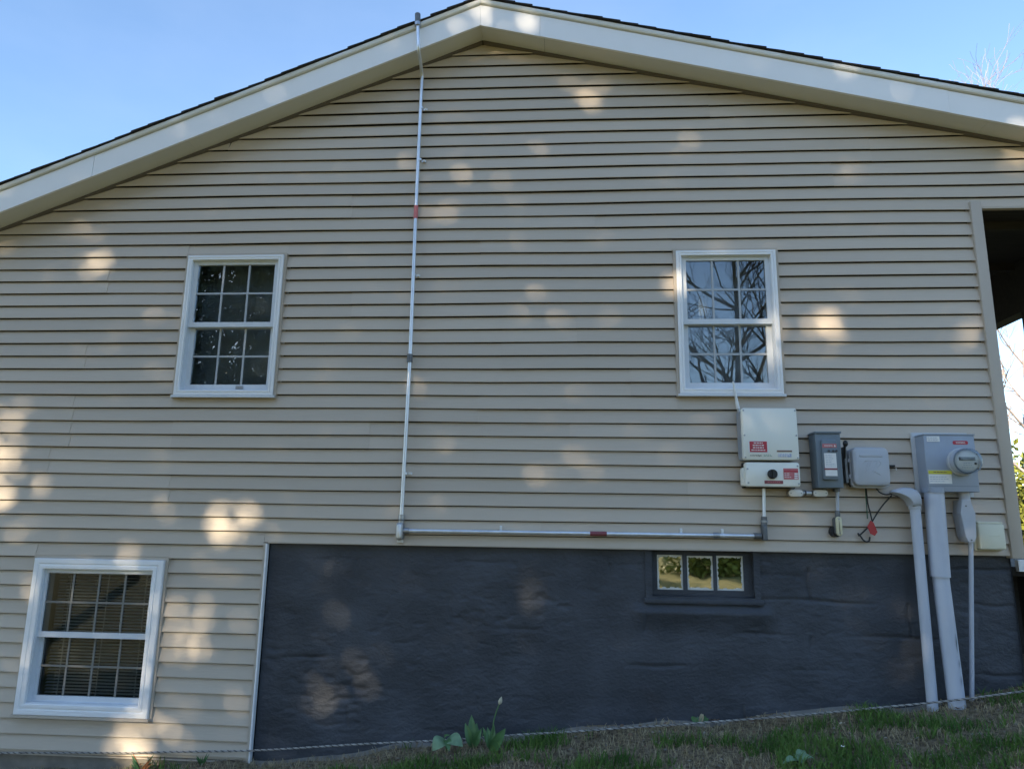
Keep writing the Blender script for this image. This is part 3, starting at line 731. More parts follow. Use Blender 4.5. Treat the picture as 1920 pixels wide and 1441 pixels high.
rl_, p, q = flat('warning_label', 'red', upp, 1405, 827, 1438.8, 847.3, FY-0.0016)
print_rows(upp, p.x+0.008, q.x-0.008, q.z+0.004, p.z-0.003, FY-0.003, 4, 'white_print', 1, 0.42, True)
p = W(1417, 853.6, FY); words('solaredge', p.x, p.z, FY-0.001, 0.068, 0.012, 'dark_print', upp, 'brand_mark')
p, q = W(1432, 851, FY), W(1453, 856, FY); print_rows(upp, p.x, q.x, q.z, p.z, FY-0.001, 2, 'green_print', 4)
flat('spec_label', 'brown_print', upp, 1456.5, 843.8, 1485, 847, FY-0.0006)
_, p, q = flat('spec_label', 'blue_print', upp, 1459, 850, 1484, 856.5, FY-0.0006, 0.0008); print_rows(upp, p.x, q.x, q.z, p.z, FY-0.0022, 3, 'white_print', 6)
# lower switch unit
X2, X3 = W(1397.5, 890, FY+0.006).x, W(1500.5, 890, FY+0.006).x; zt2, zb2 = W(1447, 866, FY).z, W(1450, 912, FY).z; FY2 = FY+0.006
MB().rbox(X0+0.012, X3-0.006, zb2-0.004, zt+(-0.33), -0.020, -0.058, 0.006, 0.003).build('mounting_plate', 'black', inv)
rbox('switch_housing', 'inv_white', inv, X2-0.010, X3-0.006, zb2+0.006, zt2-0.030, -0.0585, FY2+0.034, 0.012, 0.003)
sw = rbox('switch_cover', 'inv_white', inv, X2, X3, zb2, zt2, FY2+0.0335, FY2, 0.016, 0.008)
for sx, sz in ((0.045, 0.28), (0.96, 0.15), (0.05, 0.85), (0.965, 0.87)):
    p = Vector((lerp(X2, X3, sx), FY2, lerp(zt2, zb2, sz))); MB().tube([p+Vector((0, .002, 0)), p+Vector((0, -0.003, 0))], 0.0055, 8).build('screw', 'zinc', sw)
kc = W(1449.6, 888, FY2-0.02)
kn = MB().tube([(kc.x, FY2+0.001, kc.z), (kc.x, FY2-0.018, kc.z), (kc.x, FY2-0.024, kc.z)], [0.029, 0.028, 0.024], 20); kn.box(kc.x-0.006, kc.x+0.006, FY2-0.034, FY2-0.023, kc.z-0.025, kc.z+0.025)
kn.build('rotary_knob', 'black', sw, True)
_, p, q = flat('warning_label', 'pink', sw, 1468.5, 877.5, 1497.3, 898.5, FY2-0.0006)
print_rows(sw, p.x+0.004, q.x-0.028, q.z+0.006, p.z-0.016, FY2-0.0022, 4, 'white_print', 9, 0.3)
flat('warning_stripe', 'red', sw, 1470, 881.5, 1496.5, 884.5, FY2-0.0022, 0.001)
for k in range(3): flat('label_box', 'white_print', sw, 1489.5, 886.5+4*k, 1496, 889.3+4*k, FY2-0.0022, 0.001)
_, p, q = flat('maroon_label', 'maroon', sw, 1433.3, 900.3, 1468.5, 906.8, FY2-0.0006); print_rows(sw, p.x+0.006, q.x-0.006, q.z+0.002, p.z-0.002, FY2-0.0022, 1, 'pink', 12, 0.35, True)
an0, an1 = W(1384, 766, -0.045), W(1374.5, 714.5, -0.06)
tube('antenna', 'white_cover', inv, [an0, lerp(an0, an1, 0.25), lerp(an0, an1, 0.27), an1], [0.0115, 0.010, 0.0085, 0.0055])
tube('antenna_mount', 'zinc', inv, [W(1385.5, 772, -0.043), an0], 0.010)

# twin conduit bodies between inverter and disconnect
cb = thing('conduit_bodies', 'pair of small conduit fittings with white oval covers between inverter and disconnect box', 'fitting', W(1515, 930, 0))
for xa, xb in ((1478.8, 1507), (1525, 1553.2)):
    p, q = W(xa, 917.3, -0.075), W(xb, 930.8, -0.075)
    rbox('fitting_body', 'zinc', cb, p.x+0.002, q.x-0.002, q.z+0.002, p.z-0.002, -0.018, -0.0665, 0.018, 0.006)
    cv = rbox('cover', 'white_cover', cb, p.x, q.x, q.z, p.z, -0.067, -0.076, 0.0195, 0.005)
    for f in (0.14, 0.86): MB().tube([(lerp(p.x, q.x, f), -0.075, (p.z+q.z)/2), (lerp(p.x, q.x, f), -0.0785, (p.z+q.z)/2)], 0.004, 6).build('screw', 'zinc', cv)
tube('nipple', 'galv', cb, [W(1506, 923.7, -0.045), W(1526, 924, -0.045)], 0.0115)
tube('nipple_nut', 'cast', cb, [W(1508, 923.8, -0.045), W(1511, 923.8, -0.045)], 0.0165, 6)
tube('nipple_nut', 'cast', cb, [W(1521, 923.8, -0.045), W(1524, 923.8, -0.045)], 0.0165, 6)
tube('nipple', 'cast', cb, [W(1484, 920, -0.045), W(1483, 909, -0.045)], 0.017)
tube('nipple', 'cast', cb, [W(1546, 920, -0.045), W(1545, 908, -0.045)], 0.017)

# ------------------------------------------------------------------ AC disconnect
DY = -0.135
xa, xb = W(1531, 860, DY).x, W(1578.5, 860, DY).x; zt, zb = W(1550, 812, DY).z, W(1560, 914, DY).z
dis = thing('disconnect_box', 'dark grey safety disconnect box with white instruction label and side lever', 'disconnect', ((xa+xb)/2, 0, zb))
mb = MB(); mb.rbox(xa, xb, zb, zt, -0.02, DY, 0.004, 0.004); mb.build('enclosure', 'dark_grey', dis, True)
MB().box(xa-0.004, xb+0.004, DY-0.010, -0.018, zt+0.0005, zt+0.010).build('rain_lip', 'dark_grey', dis)
q0, q1 = W(1537.5, 824, DY), W(1572.5, 900, DY)
cv = rbox('raised_cover', 'dark_grey', dis, q0.x, q1.x, q1.z, q0.z, DY+0.001, DY-0.018, 0.012, 0.007)
CYf = DY-0.0186
_, p, q = flat('warning_label', 'pink', cv, 1541.5, 831.5, 1568.5, 839, CYf); words('WARNING', lerp(p.x, q.x, .42), (p.z+q.z)/2, CYf-0.0016, (q.x-p.x)*0.6, abs(p.z-q.z)*0.5, 'white_print', cv)
MB().add([(q.x-0.017, CYf-0.0016, q.z+0.006), (q.x-0.004, CYf-0.0016, q.z+0.006), (q.x-0.0105, CYf-0.0016, p.z-0.005)], [(0, 1, 2)]).build('warning_triangle', 'white_print', cv)
for px, r_ in ((1554, 1), (1562, 0), (1568, 0)):
    p = W(px, 845, CYf); MB().tube([p, p+Vector((0, -0.006, 0))], 0.007, 8).build('seal_hole', 'dark_print', cv)
_, p, q = flat('instruction_label', 'white_print', cv, 1545, 849, 1570.5, 892, CYf); print_rows(cv, p.x+0.006, q.x-0.006, q.z+0.055, p.z-0.006, CYf-0.0014, 7, 'grey_print', 21, 0.4)
flat('label_stripe', 'maroon', cv, 1545.3, 877, 1570.6, 880.6, CYf-0.0014, 0.001)
hx = W(1582.5, 850, -0.07)
MB().box(hx.x-0.008, hx.x+0.006, -0.095, -0.05, W(1584, 905, -.07).z, W(1582, 838, -.07).z).build('lever_guard', 'cast', dis)
tube('lever', 'black', dis, [W(1584, 862, -0.085), W(1583.5, 833, -0.125)], 0.0065)
hb = W(1585, 830.5, -0.128)
tube('lever_knob', 'black', dis, [hb+Vector((0, 0, z)) for z in (-0.021, -0.017, -0.008, 0.004, 0.013, 0.018)], [0.006, 0.011, 0.0145, 0.0145, 0.010, 0.003], 12)
MB().box(W(1563, 913, -.05).x, W(1573, 913, -.05).x, -0.065, -0.03, zb-0.018, zb+0.001).build('bottom_hub', 'cast', dis)

sc = thing('short_conduit', 'short conduit under the disconnect ending in a cream covered elbow', 'conduit', W(1568, 1005, 0))
tube('pipe', 'pvc', sc, [W(1570, 918, -0.047), W(1570.5, 968, -0.047)], 0.0098)
tube('connector', 'cast', sc, [W(1570.3, 957, -0.047), W(1570.5, 970, -0.047)], 0.0145)
p, q = W(1560, 985, -0.03), W(1575, 1007, -0.03)
mb = MB(); cxx = W(1566.5, 996, -0.04)
mb.tube([(cxx.x, -0.014, cxx.z), (cxx.x, -0.05, cxx.z)], 0.033, 18); mb.build('wall_flange', 'black', sc, True)
p, q = W(1566.5, 967.5, -0.08), W(1581, 1004.5, -0.08)
rbox('elbow_body', 'cast', sc, p.x-0.003, q.x-0.004, q.z+0.004, p.z-0.003, -0.03, -0.0715, 0.018, 0.006)
cv = rbox('elbow_cover', 'cream_cover', sc, p.x, q.x, q.z, p.z, -0.072, -0.083, 0.020, 0.006)
for z in (p.z-0.016, q.z+0.018): MB().tube([((p.x+q.x)/2, -0.082, z), ((p.x+q.x)/2, -0.0855, z)], 0.004, 6).build('screw', 'zinc', cv)

# ------------------------------------------------------------------ telecom box
TY = -0.115
xa, xb = W(1598, 876, TY).x, W(1672, 876, TY).x; zt, zb = W(1630, 837.5, TY).z, W(1633, 914, TY).z
nid = thing('telephone_box', 'rounded light grey plastic utility box with embossed slanted strokes on its lid', 'utility box', ((xa+xb)/2, 0, zb))
rbox('back_case', 'grey_plastic', nid, xa+0.004, xb-0.004, zb+0.004, zt-0.006, -0.018, TY+0.050, 0.028, 0.004)
rbox('lid_rim', 'grey_plastic', nid, xa, xb, zb, zt-0.004, TY+0.0495, TY+0.036, 0.034, 0.006)
rbox('lid', 'grey_plastic', nid, xa+0.006, xb-0.006, zb+0.012, zt, TY+0.0355, TY, 0.036, 0.018)
EY = TY+0.0004
w_, h_ = xb-xa, zt-zb
emb = MB()
def ridge(pts, r=0.0024): emb.tube([Vector((xa+w_*u, EY, zb+h_*v)) for u, v in pts], r, 6)
ridge([(0.30, 0.60), (0.34, 0.66), (0.50, 0.66), (0.36, 0.36)]); ridge([(0.52, 0.64), (0.66, 0.67), (0.48, 0.34)]); ridge([(0.70, 0.66), (0.74, 0.60), (0.54, 0.40), (0.70, 0.32)]); ridge([(0.42, 0.62), (0.30, 0.36)])
emb.build('embossed_mark', 'grey_plastic', nid, True)
rbox('lid_recess_band', 'grey_plastic', nid, xa+w_*0.2, xb-w_*0.2, zb+h_*0.75, zb+h_*0.83, TY+0.002, TY-0.002, 0.006, 0.002)
for f in (0.28, 0.68): tube('hinge', 'grey_plastic', nid, [(xa-0.003, TY+0.040, zb+h_*(f-0.05)), (xa-0.003, TY+0.040, zb+h_*(f+0.05))], 0.0085)
p = W(1678, 873.5, -0.04); rbox('latch', 'black', nid, xb-0.006, p.x-0.004, p.z-0.006, p.z+0.006, -0.030, -0.055, 0.003, 0.002)
tube('latch_ring', 'white_cover', nid, [p+Vector((0.003, -0.005, -0.012)), p+Vector((0.004, -0.006, -0.026))], 0.004, 8)
tube('side_cable', 'cable', nid, [W(1590, 862, -0.035), W(1587.5, 880, -0.040), W(1589, 900, -0.040), W(1596, 911, -0.04)], 0.011, 8)

# loose cables
def smooth_path(pts, n=6):
    P = [Vector(p) for p in pts]; P = [P[0]*2-P[1]]+P+[P[-1]*2-P[-2]]; out = []
    for i in range(1, len(P)-2):
        for k in range(n):
            t = k/n; a, b, c, d = P[i-1], P[i], P[i+1], P[i+2]
            out.append(0.5*((2*b)+(c-a)*t+(2*a-5*b+4*c-d)*t*t+(3*b-a-3*c+d)*t**3))
    return out+[P[-2]]
cb1 = thing('cable', 'thin black cable crossing down from the grey hood with a red tag hanging from it', 'cable', W(1634, 1013, 0))
tube('wire', 'cable', cb1, smooth_path([W(1672, 928, -0.07), W(1655, 947, -0.05), W(1642, 966, -0.045), W(1631, 984, -0.045), W(1614, 1001, -0.035), W(1609, 1004, -0.03)]), 0.0042, 8)
tube('wire_end', 'cable', cb1, smooth_path([W(1608, 999, -0.03), W(1613, 1004, -0.035), W(1618, 1011, -0.035), W(1624, 1015, -0.035), W(1629.5, 1013.5, -0.035), W(1631, 1006, -0.035)]), 0.0052, 8)
hexa = [W(a_, b_, -0.055) for a_, b_ in ((1631.7, 975), (1638, 980), (1645, 997), (1640, 1004), (1631.7, 1000), (1626, 987))]
mb = MB(); nn = Vector((0, -0.003, 0))
mb.loops([hexa, [q_+nn for q_ in hexa]]).build('tag', 'red_tag', cb1)
cb2 = thing('cable', 'dark drop cable with a green ground wire hanging below the light grey utility box', 'cable', W(1630, 975, 0))
tube('wire', 'cable', cb2, smooth_path([W(1624, 912, -0.06), W(1625, 925, -0.045), W(1627.5, 945, -0.042), W(1632, 962, -0.04), W(1635, 976, -0.04)]), 0.0045, 8)
tube('green_wire', 'green_wire', cb2, smooth_path([W(1622.5, 912, -0.055), W(1623.5, 930, -0.036), W(1625.5, 955, -0.034), W(1626.5, 972, -0.032)]), 0.0032, 6)
cb3 = tag(MB().tube(smooth_path([W(1641, 912, -0.06), W(1649, 922, -0.05), W(1660, 926.5, -0.05), W(1672, 926, -0.06), W(1684, 930, -0.07)]), 0.004, 8).build('cable', 'cable', None, True, origin=W(1660, 930, 0)), 'short black cable sagging from the utility box into the grey hood', 'cable')

# ------------------------------------------------------------------ hooded riser pipe
HY = -0.095
rs = thing('riser_pipe', 'thinner grey plastic riser pipe with a curved hood on top, rising from the ground', 'pipe', W(1750, 1335, HY))
ptop = W(1715.5, 950, HY); pbot = W(1749.5, 1338, HY)
tube('pipe', 'pvc', rs, [ptop, pbot+Vector((0, 0, -0.15))], 0.0295, 20)
tube('collar', 'grey_plastic', rs, [W(1714.6, 941, HY), W(1715.6, 955, HY)], 0.0345, 20)
hood_px = [(1669, 922), (1676, 917), (1690, 913.5), (1704, 914.5), (1714, 918.5), (1721, 927), (1724, 937), (1724.5, 948), (1706.5, 950), (1703, 943), (1697, 936), (1688, 930), (1678, 926)]
hc = W(1702, 930, HY); L = []
for y_, k_ in ((HY+0.040, 0.80), (HY+0.030, 0.95), (HY, 1.0), (HY-0.030, 0.97), (HY-0.046, 0.86), (HY-0.054, 0.66)):
    L.append([Vector((hc.x+(p_.x-hc.x)*k_, y_, hc.z+(p_.z-hc.z)*k_)) for p_ in (W(a_, b_, HY) for a_, b_ in hood_px)])
MB().loops(L).build('hood', 'grey_plastic', rs, True)

# ------------------------------------------------------------------ meter assembly
MY = -0.135
bb0, bb1 = W(1705.5, 811, -0.02), W(1838, 932, -0.02)
met = thing('electric_meter', 'grey electric meter box on a pale backboard with a round glass meter', 'meter', (2.3, 0, bb1.z))
mx0 = (W(1705.5, 811, -0.03).x+W(1721, 930, -0.03).x)/2
rbox('backboard', 'pale_grey', met, mx0, mx0+0.335, W(1718, 931, -0.03).z, W(1712, 811, -0.03).z, -0.016, -0.032, 0.004, 0.003)
xa = (W(1733, 815, MY).x+W(1738.8, 921, MY).x)/2; xb = (W(1826.5, 815, MY).x+W(1837, 921, MY).x)/2
zt, zb = W(1780, 815.5, MY).z, W(1785, 921.5, MY).z
enc = rbox('enclosure', 'grey_steel', met, xa, xb, zb, zt, -0.0325, MY, 0.004, 0.004)
MB().box(xa-0.003, xb+0.003, MY-0.004, -0.0325, zt+0.0005, zt+0.007).build('rain_lip', 'grey_steel', met)
MB().box(xa+0.006, xb-0.006, MY-0.0015, MY-0.0002, zb+0.032, zb+0.034).build('cover_seam', 'dark_grey', met)
mc = W(1801.5, 866, MY); mf = W(1817, 859.5, MY-0.105)
R1 = 0.083
def lathe_y(name, mat, parent, cx, cz, prof, n=28): return MB().loops([[(cx+r*math.cos(2*math.pi*k/n), y, cz+r*math.sin(2*math.pi*k/n)) for k in range(n)] for y, r in prof]).build(name, mat, parent, True)
mxc = mc.x; mzc = mc.z
lathe_y('meter_ring', 'pale_grey', met, mxc, mzc, [(MY+0.001, R1), (MY-0.016, R1), (MY-0.020, R1-0.004), (MY-0.020, R1-0.012)])
lathe_y('meter_base', 'grey_plastic', met, mxc, mzc, [(MY-0.0195, R1-0.008), (MY-0.060, R1-0.010), (MY-0.064, R1-0.014)])
lathe_y('meter_face', 'white_print', met, mxc, mzc, [(MY-0.062, R1-0.015), (MY-0.068, R1-0.017)])
lathe_y('meter_cover', glass_material('meter_glass', 1.5), met, mxc, mzc, [(MY-0.0645, R1-0.006), (MY-0.098, R1-0.010), (MY-0.108, R1-0.018), (MY-0.112, R1-0.03)])
fcy = MY-0.0685
MB().box(mxc-0.046, mxc+0.046, fcy-0.004, fcy, mzc+0.004, mzc+0.024).build('meter_display', 'cast', met)
print_rows(met, mxc-0.04, mxc+0.04, mzc-0.045, mzc-0.006, fcy-0.001, 3, 'grey_print', 31, 0.4, True)
MB().box(mxc+0.040, mxc+0.052, fcy-0.003, fcy, mzc-0.020, mzc-0.008).build('meter_port', 'black', met)
_, p, q = flat('label', 'white_print', enc, 1737, 817.5, 1762, 827.5, MY-0.0006); print_rows(enc, p.x+0.004, q.x-0.004, q.z+0.003, p.z-0.003, MY-0.002, 2, 'grey_print', 33, 0.45)
p, q = W(1785.8, 826, MY), W(1815, 833.2, MY)
MB().rbox(p.x, q.x, q.z, p.z, MY-0.0004, MY-0.0016, 0.008, 0.0006).build('warning_label', 'red', enc); words('WARNING', (p.x+q.x)/2, (p.z+q.z)/2, MY-0.0022, (q.x-p.x)*0.62, abs(p.z-q.z)*0.5, 'white_print', enc)
_, p, q = flat('caution_label', 'white_print', enc, 1740, 881, 1785.5, 906.5, MY-0.0006)
print_rows(enc, p.x+0.006, q.x-0.006, q.z+0.006, p.z-0.034, MY-0.002, 3, 'grey_print', 35, 0.35)
_, p, q = flat('caution_stripe', 'yellow', enc, 1740.3, 881.3, 1785.3, 888.5, MY-0.0020, 0.001); print_rows(enc, p.x+0.012, q.x-0.012, q.z+0.006, p.z-0.006, MY-0.0034, 1, 'brown_print', 36, 0.5, True)

sp_ = thing('service_pipe', 'thick grey plastic service pipe with an expansion sleeve running from the meter into the ground', 'pipe', W(1798, 1340, -0.09))
SY = -0.088
s_top, s_mid, s_bot = W(1750.5, 918, SY), W(1763, 1081, SY), W(1798.5, 1342, SY-0.03)
R_s = 0.0545
tube('upper_sleeve', 'pvc', sp_, [s_top, s_mid], R_s, 28)
tube('lower_pipe', 'pvc', sp_, [lerp(s_mid, s_top, 0.1), W(1764.5, 1090, SY), s_bot+Vector((0, 0, -0.15))], [R_s-0.009]*3, 28)
for px, py, l in ((1792, 1205, 0.11), (1797, 1243, 0.05), (1800, 1275, 0.06)):
    ax_ = lerp(W(1764.5, 1090, SY), s_bot, (py-1090)/252); 
    sc_ = MB(); L = []
    for k in range(7):
        zz = (k-3)/6*l; c0 = ax_+Vector((-0.0*zz, 0, zz)); aa = rad(-66)
        wv = 0.10*(1-abs(k-3)/3.2)
        L.append([c0+Vector((math.cos(aa+d)*(R_s-0.0078), math.sin(aa+d)*(R_s-0.0078), 0)) for d in (-wv, 0, wv)])
    sc_.loops(L, False, False, False).build('scuff_mark', 'dark_grey' if py < 1240 else 'grey_steel', sp_)
tube('meter_hub', 'grey_steel', sp_, [W(1750, 915, SY), W(1750.6, 924, SY)], R_s+0.005, 28)

lb = thing('meter_elbow', 'grey conduit elbow box below the meter with a thin white pipe down to the lawn', 'conduit', W(1822, 1312, -0.06))
p, q = W(1795, 936, -0.10), W(1829.5, 1016, -0.10)
pr = [(1803, 936), (1818.5, 937), (1828, 962), (1830, 1008), (1825.5, 1016.5), (1816, 1016.5), (1810.5, 1006), (1801, 962)]
LBY = -0.112
L = []
for y, k_ in ((-0.020, 0.0), (LBY+0.006, 0.0), (LBY, 0.004)):
    pts_ = [W(a_, b_, LBY) for a_, b_ in pr]; cx_ = sum((p_ for p_ in pts_), Vector())/8
    L.append([Vector((p_.x, y, p_.z)) + (Vector((cx_.x, y, cx_.z))-Vector((p_.x, y, p_.z))).normalized()*(k_+0.002) for p_ in pts_])
MB().loops(L).build('elbow_body', 'grey_plastic', lb)
L = []
for y, k_ in ((LBY-0.0005, 0.0), (LBY-0.004, 0.0), (LBY-0.006, 0.003)):
    L.append([Vector((p_.x, y, p_.z)) + (Vector((cx_.x, y, cx_.z))-Vector((p_.x, y, p_.z))).normalized()*k_ for p_ in pts_])
cv = MB().loops(L).build('elbow_cover', 'grey_plastic', lb)
for (a_, b_) in ((1821.5, 1012), (1811, 948)):
    p = W(a_, b_, LBY-0.006); MB().tube([p, p+Vector((0, -0.003, 0))], 0.005, 8).build('screw', 'cast', cv)
tube('neck', 'grey_plastic', lb, [W(1806, 920, -0.075), W(1810, 942, -0.075)], 0.030, 18)
tube('thin_pipe', 'pvc', lb, [W(1819, 1012, -0.07), W(1820.5, 1020, -0.065), W(1822.3, 1318, -0.045)], 0.0128, 14)

jy = -0.075
xa, xb = (W(1834, 980, jy).x+W(1838, 1030, jy).x)/2, (W(1884, 980, jy).x+W(1888, 1030, jy).x)/2
zt, zb = W(1860, 979, jy).z, W(1862, 1030, jy).z
jb = thing('junction_box', 'small cream plastic outlet box beside the corner post', 'junction box', ((xa+xb)/2, 0, zb))
rbox('base_plate', 'cream', jb, xa-0.012, xb-0.004, zb-0.008, zt+0.006, -0.016, -0.034, 0.008, 0.003)
rbox('cover', 'cream', jb, xa, xb, zb, zt-0.008, -0.0345, jy, 0.012, 0.010)
rbox('hinge_bar', 'cream', jb, xa+0.004, xb-0.002, zt-0.0075, zt+0.003, -0.0345, jy+0.010, 0.005, 0.003)
MB().box(lerp(xa, xb, 0.38), lerp(xa, xb, 0.78), jy-0.0012, jy+0.0005, lerp(zb, zt, 0.48), lerp(zb, zt, 0.52)).build('cover_ridge', 'cream', jb)

# ------------------------------------------------------------------ rope strung along the wall foot
def rope_points():
    pxs = [(-60, 1411.5, -0.030), (0, 1410.5, -0.030), (240, 1410, -0.030), (470, 1405.5, -0.032), (620, 1398.5, -0.05), (800, 1388, -0.09), (945, 1379, -0.12), (1180, 1363, -0.14), (1430, 1346, -0.155), (1650, 1326, -0.165), (1742, 1316.5, -0.168), (1800, 1310, -0.170), (1910, 1297, -0.16), (1990, 1286, -0.15)]
    return [W(a, b, y) for a, b, y in pxs]
RP = [p+Vector((0, 0.004*noise.noise(p*3.0), 0.006*noise.noise(p*2.3+Vector((5, 1, 2))))) for p in smooth_path(rope_points(), 26)]
rope = thing('rope', 'weathered twisted rope stretched low along the wall in front of the pipes', 'rope', RP[len(RP)//2])
cum = [0.0]
for a, b in zip(RP[:-1], RP[1:]): cum.append(cum[-1]+(b-a).length)
def along(s):
    k = int(np.searchsorted(cum, s))-1; k = max(0, min(k, len(RP)-2)); t = (s-cum[k])/(cum[k+1]-cum[k]); return lerp(RP[k], RP[k+1], t), (RP[k+1]-RP[k]).normalized()
for st_, mt in ((0, 'rope'), (1, 'rope'), (2, 'rope_dark')):
    P = []; s = 0.0
    while s < cum[-1]-0.001:
        p, t = along(s); u = Vector((0, 0, 1)); u = (u-t*u.dot(t)).normalized(); v = t.cross(u)
        a = 2*math.pi*s/0.040 + st_*2.094; P.append(p+(u*math.cos(a)+v*math.sin(a))*0.0030); s += 0.0055
    tube('strand', mt, rope, P, 0.0032, 5)

# ------------------------------------------------------------------ plants by the wall
def leaf_mesh(mb, base, tip, width, bend_=0.02, fold=0.012, n=7, nrm=None):
    base, tip = Vector(base), Vector(tip); t = tip-base; d = (CAM-base).normalized() if nrm is None else Vector(nrm)
    side = t.cross(d).normalized(); up = side.cross(t).normalized(); rows_ = []
    for k in range(n+1):
        s = k/n; w = width*0.5*math.sin(math.pi*min(1, (s*0.92+0.08)))**0.8*(1-0.25*s)
        c = base+t*s+up*bend_*math.sin(math.pi*s)
        rows_.append([c-side*w+up*fold*(w/(width*.5)), c, c+side*w+up*fold*(w/(width*.5))])
    o = len(mb.v)
    for r_ in rows_: mb.v += [tuple(p) for p in r_]
    for k in range(n):
        for j in range(2): a = o+3*k+j; mb.f.append((a, a+1, a+4, a+3))
    return mb
def gp(px, py, y):
    p = W(px, py, y); p.z = float(ground_z(p.x, y)); return p
tul = thing('tulip_plant', 'tulip plant with one pale closed bud on a bent stem at the wall foot', 'plant', gp(925, 1385, -0.20))
by = -0.20
b0_ = gp(921, 1395, by)
for (tx, ty, w_, dy) in ((948, 1364, 0.068, -0.03), (914, 1362, 0.05, 0.02), (926, 1354, 0.04, 0.02), (943, 1383, 0.06, -0.05), (905, 1361, 0.03, 0.03)):
    leaf_mesh(MB(), b0_, W(tx, ty, by+dy), w_, 0.012, 0.010).build('leaf', 'tulip_leaf', tul, True)
stem = smooth_path([b0_, W(924, 1362, by), W(929, 1338, by), W(936.5, 1318, by)])
tube('stem', 'tulip_leaf', tul, stem, 0.0035, 6)
bb, bt = W(936.5, 1319, by), W(940.5, 1305, by); dv = bt-bb
tube('bud', 'bud', tul, [bb+dv*s for s in (-.05, 0.1, 0.3, 0.55, 0.8, 1.0)], [0.003, 0.009, 0.012, 0.010, 0.006, 0.001], 8)
tl2 = thing('tulip_plant', 'tulip leaves without flower, upright pair left of the budding tulip', 'plant', gp(887, 1390, -0.16))
b1_ = gp(886, 1394, -0.16)
for (tx, ty, w_, dy) in ((884, 1339, 0.062, 0.02), (872, 1354, 0.05, 0.0), (903, 1364, 0.05, -0.02), (894, 1354, 0.06, 0.03)):
    leaf_mesh(MB(), b1_, W(tx, ty, -0.16+dy), w_, 0.012, 0.010).build('leaf', 'tulip_leaf', tl2, True)
hs = thing('broadleaf_plant', 'low plant with two broad drooping pale green leaves beside the rope', 'plant', gp(838, 1402, -0.24))
b2_ = W(836, 1387, -0.22)
for (tx, ty, w_, dy) in ((811, 1407, 0.10, -0.05), (868, 1399, 0.105, -0.05), (846, 1377, 0.02, 0.0), (842, 1408, 0.05, -0.08)):
    leaf_mesh(MB(), b2_, W(tx, ty, -0.22+dy), w_, 0.030, 0.006, nrm=(0.1, -0.55, 0.83)).build('leaf', 'silver_leaf' if w_ > .09 else 'tulip_leaf', hs, True)
tube('stem', 'tulip_leaf', hs, [gp(838, 1404, -0.22), b2_], 0.005, 6)
cl = thing('curled_leaf_weed', 'grey green curled leaf rosette in the lawn at the bottom edge', 'plant', W(1510, 1432, -0.95))
gq = lambda px, py, y: W(px, py, y)
def on_ground(px, py):
    """place on the lawn seen at (px, py)"""
    lo, hi = -2.2, -0.02
    for _ in range(40):
        m_ = (lo+hi)/2; p = W(px, py, m_)
        if p.z < float(ground_z(p.x, m_)): lo, hi = m_, hi
        else: lo, hi = lo, m_
    return None
def ray_ground(px, py):
    d = ROT @ Vector(((px-960)/FPX, -(py-720.5)/FPX, -1.0)); t = 0.5
    while t < 12:
        p = CAM+d*t
        if p.z < float(ground_z(p.x, p.y)): return p
        t += 0.004
    return CAM+d*t
c0 = ray_ground(1500, 1436); cl.location = c0
up_ = Vector((0, -0.3, 0.95))
for (tx, ty, w_, hh) in ((1468, 1444, 0.05, 0.03), (1505, 1424, 0.05, 0.045), (1528, 1436, 0.045, 0.035), (1490, 1428, 0.035, 0.03)):
    tp = ray_ground(tx, ty)+Vector((0, 0, hh)); leaf_mesh(MB(), c0+Vector((0, 0, 0.01)), tp, w_, 0.02, 0.012, nrm=up_).build('leaf', 'silver_leaf', cl, True)
lw = thing('weed', 'small broad green weed with a pale dry leaf against the wall foot', 'plant', ray_ground(1312, 1358))
c0 = Vector(lw.location)
for (tx, ty, w_, hh, mt) in ((1296, 1352, 0.035, 0.03, 'tulip_leaf'), (1328, 1350, 0.04, 0.03, 'tulip_leaf'), (1318, 1342, 0.03, 0.05, 'straw'), (1310, 1348, 0.03, 0.03, 'silver_leaf')):
    leaf_mesh(MB(), c0, ray_ground(tx, max(ty, 1352))+Vector((0, 0, hh)), w_, 0.012, 0.008).build('leaf', mt, lw, True)
for k, (px, py, wd, hh) in enumerate(((265, 1436, 0.035, 0.075), (378, 1437, 0.02, 0.05))):
    c0 = Vector((W(px, py, -0.10).x, -0.10, 0)); c0.z = float(ground_z(c0.x, c0.y))
    t_ = thing('weed', ['rusty orange and green weed below the lower window siding', 'small dark green weed left of the siding corner'][k], 'plant', c0)
    r_ = random.Random(40+k)
    for q in range(12):
        a = r_.uniform(0, 6.28); tp = c0+Vector((math.cos(a)*wd*2, math.sin(a)*wd, hh*r_.uniform(0.6, 1.5)))
        leaf_mesh(MB(), c0, tp, wd*0.5, 0.01, 0.004, 4).build('leaf', 'orange_leaf' if q % 2 == 0 and k == 0 else 'tulip_leaf', t_, True)

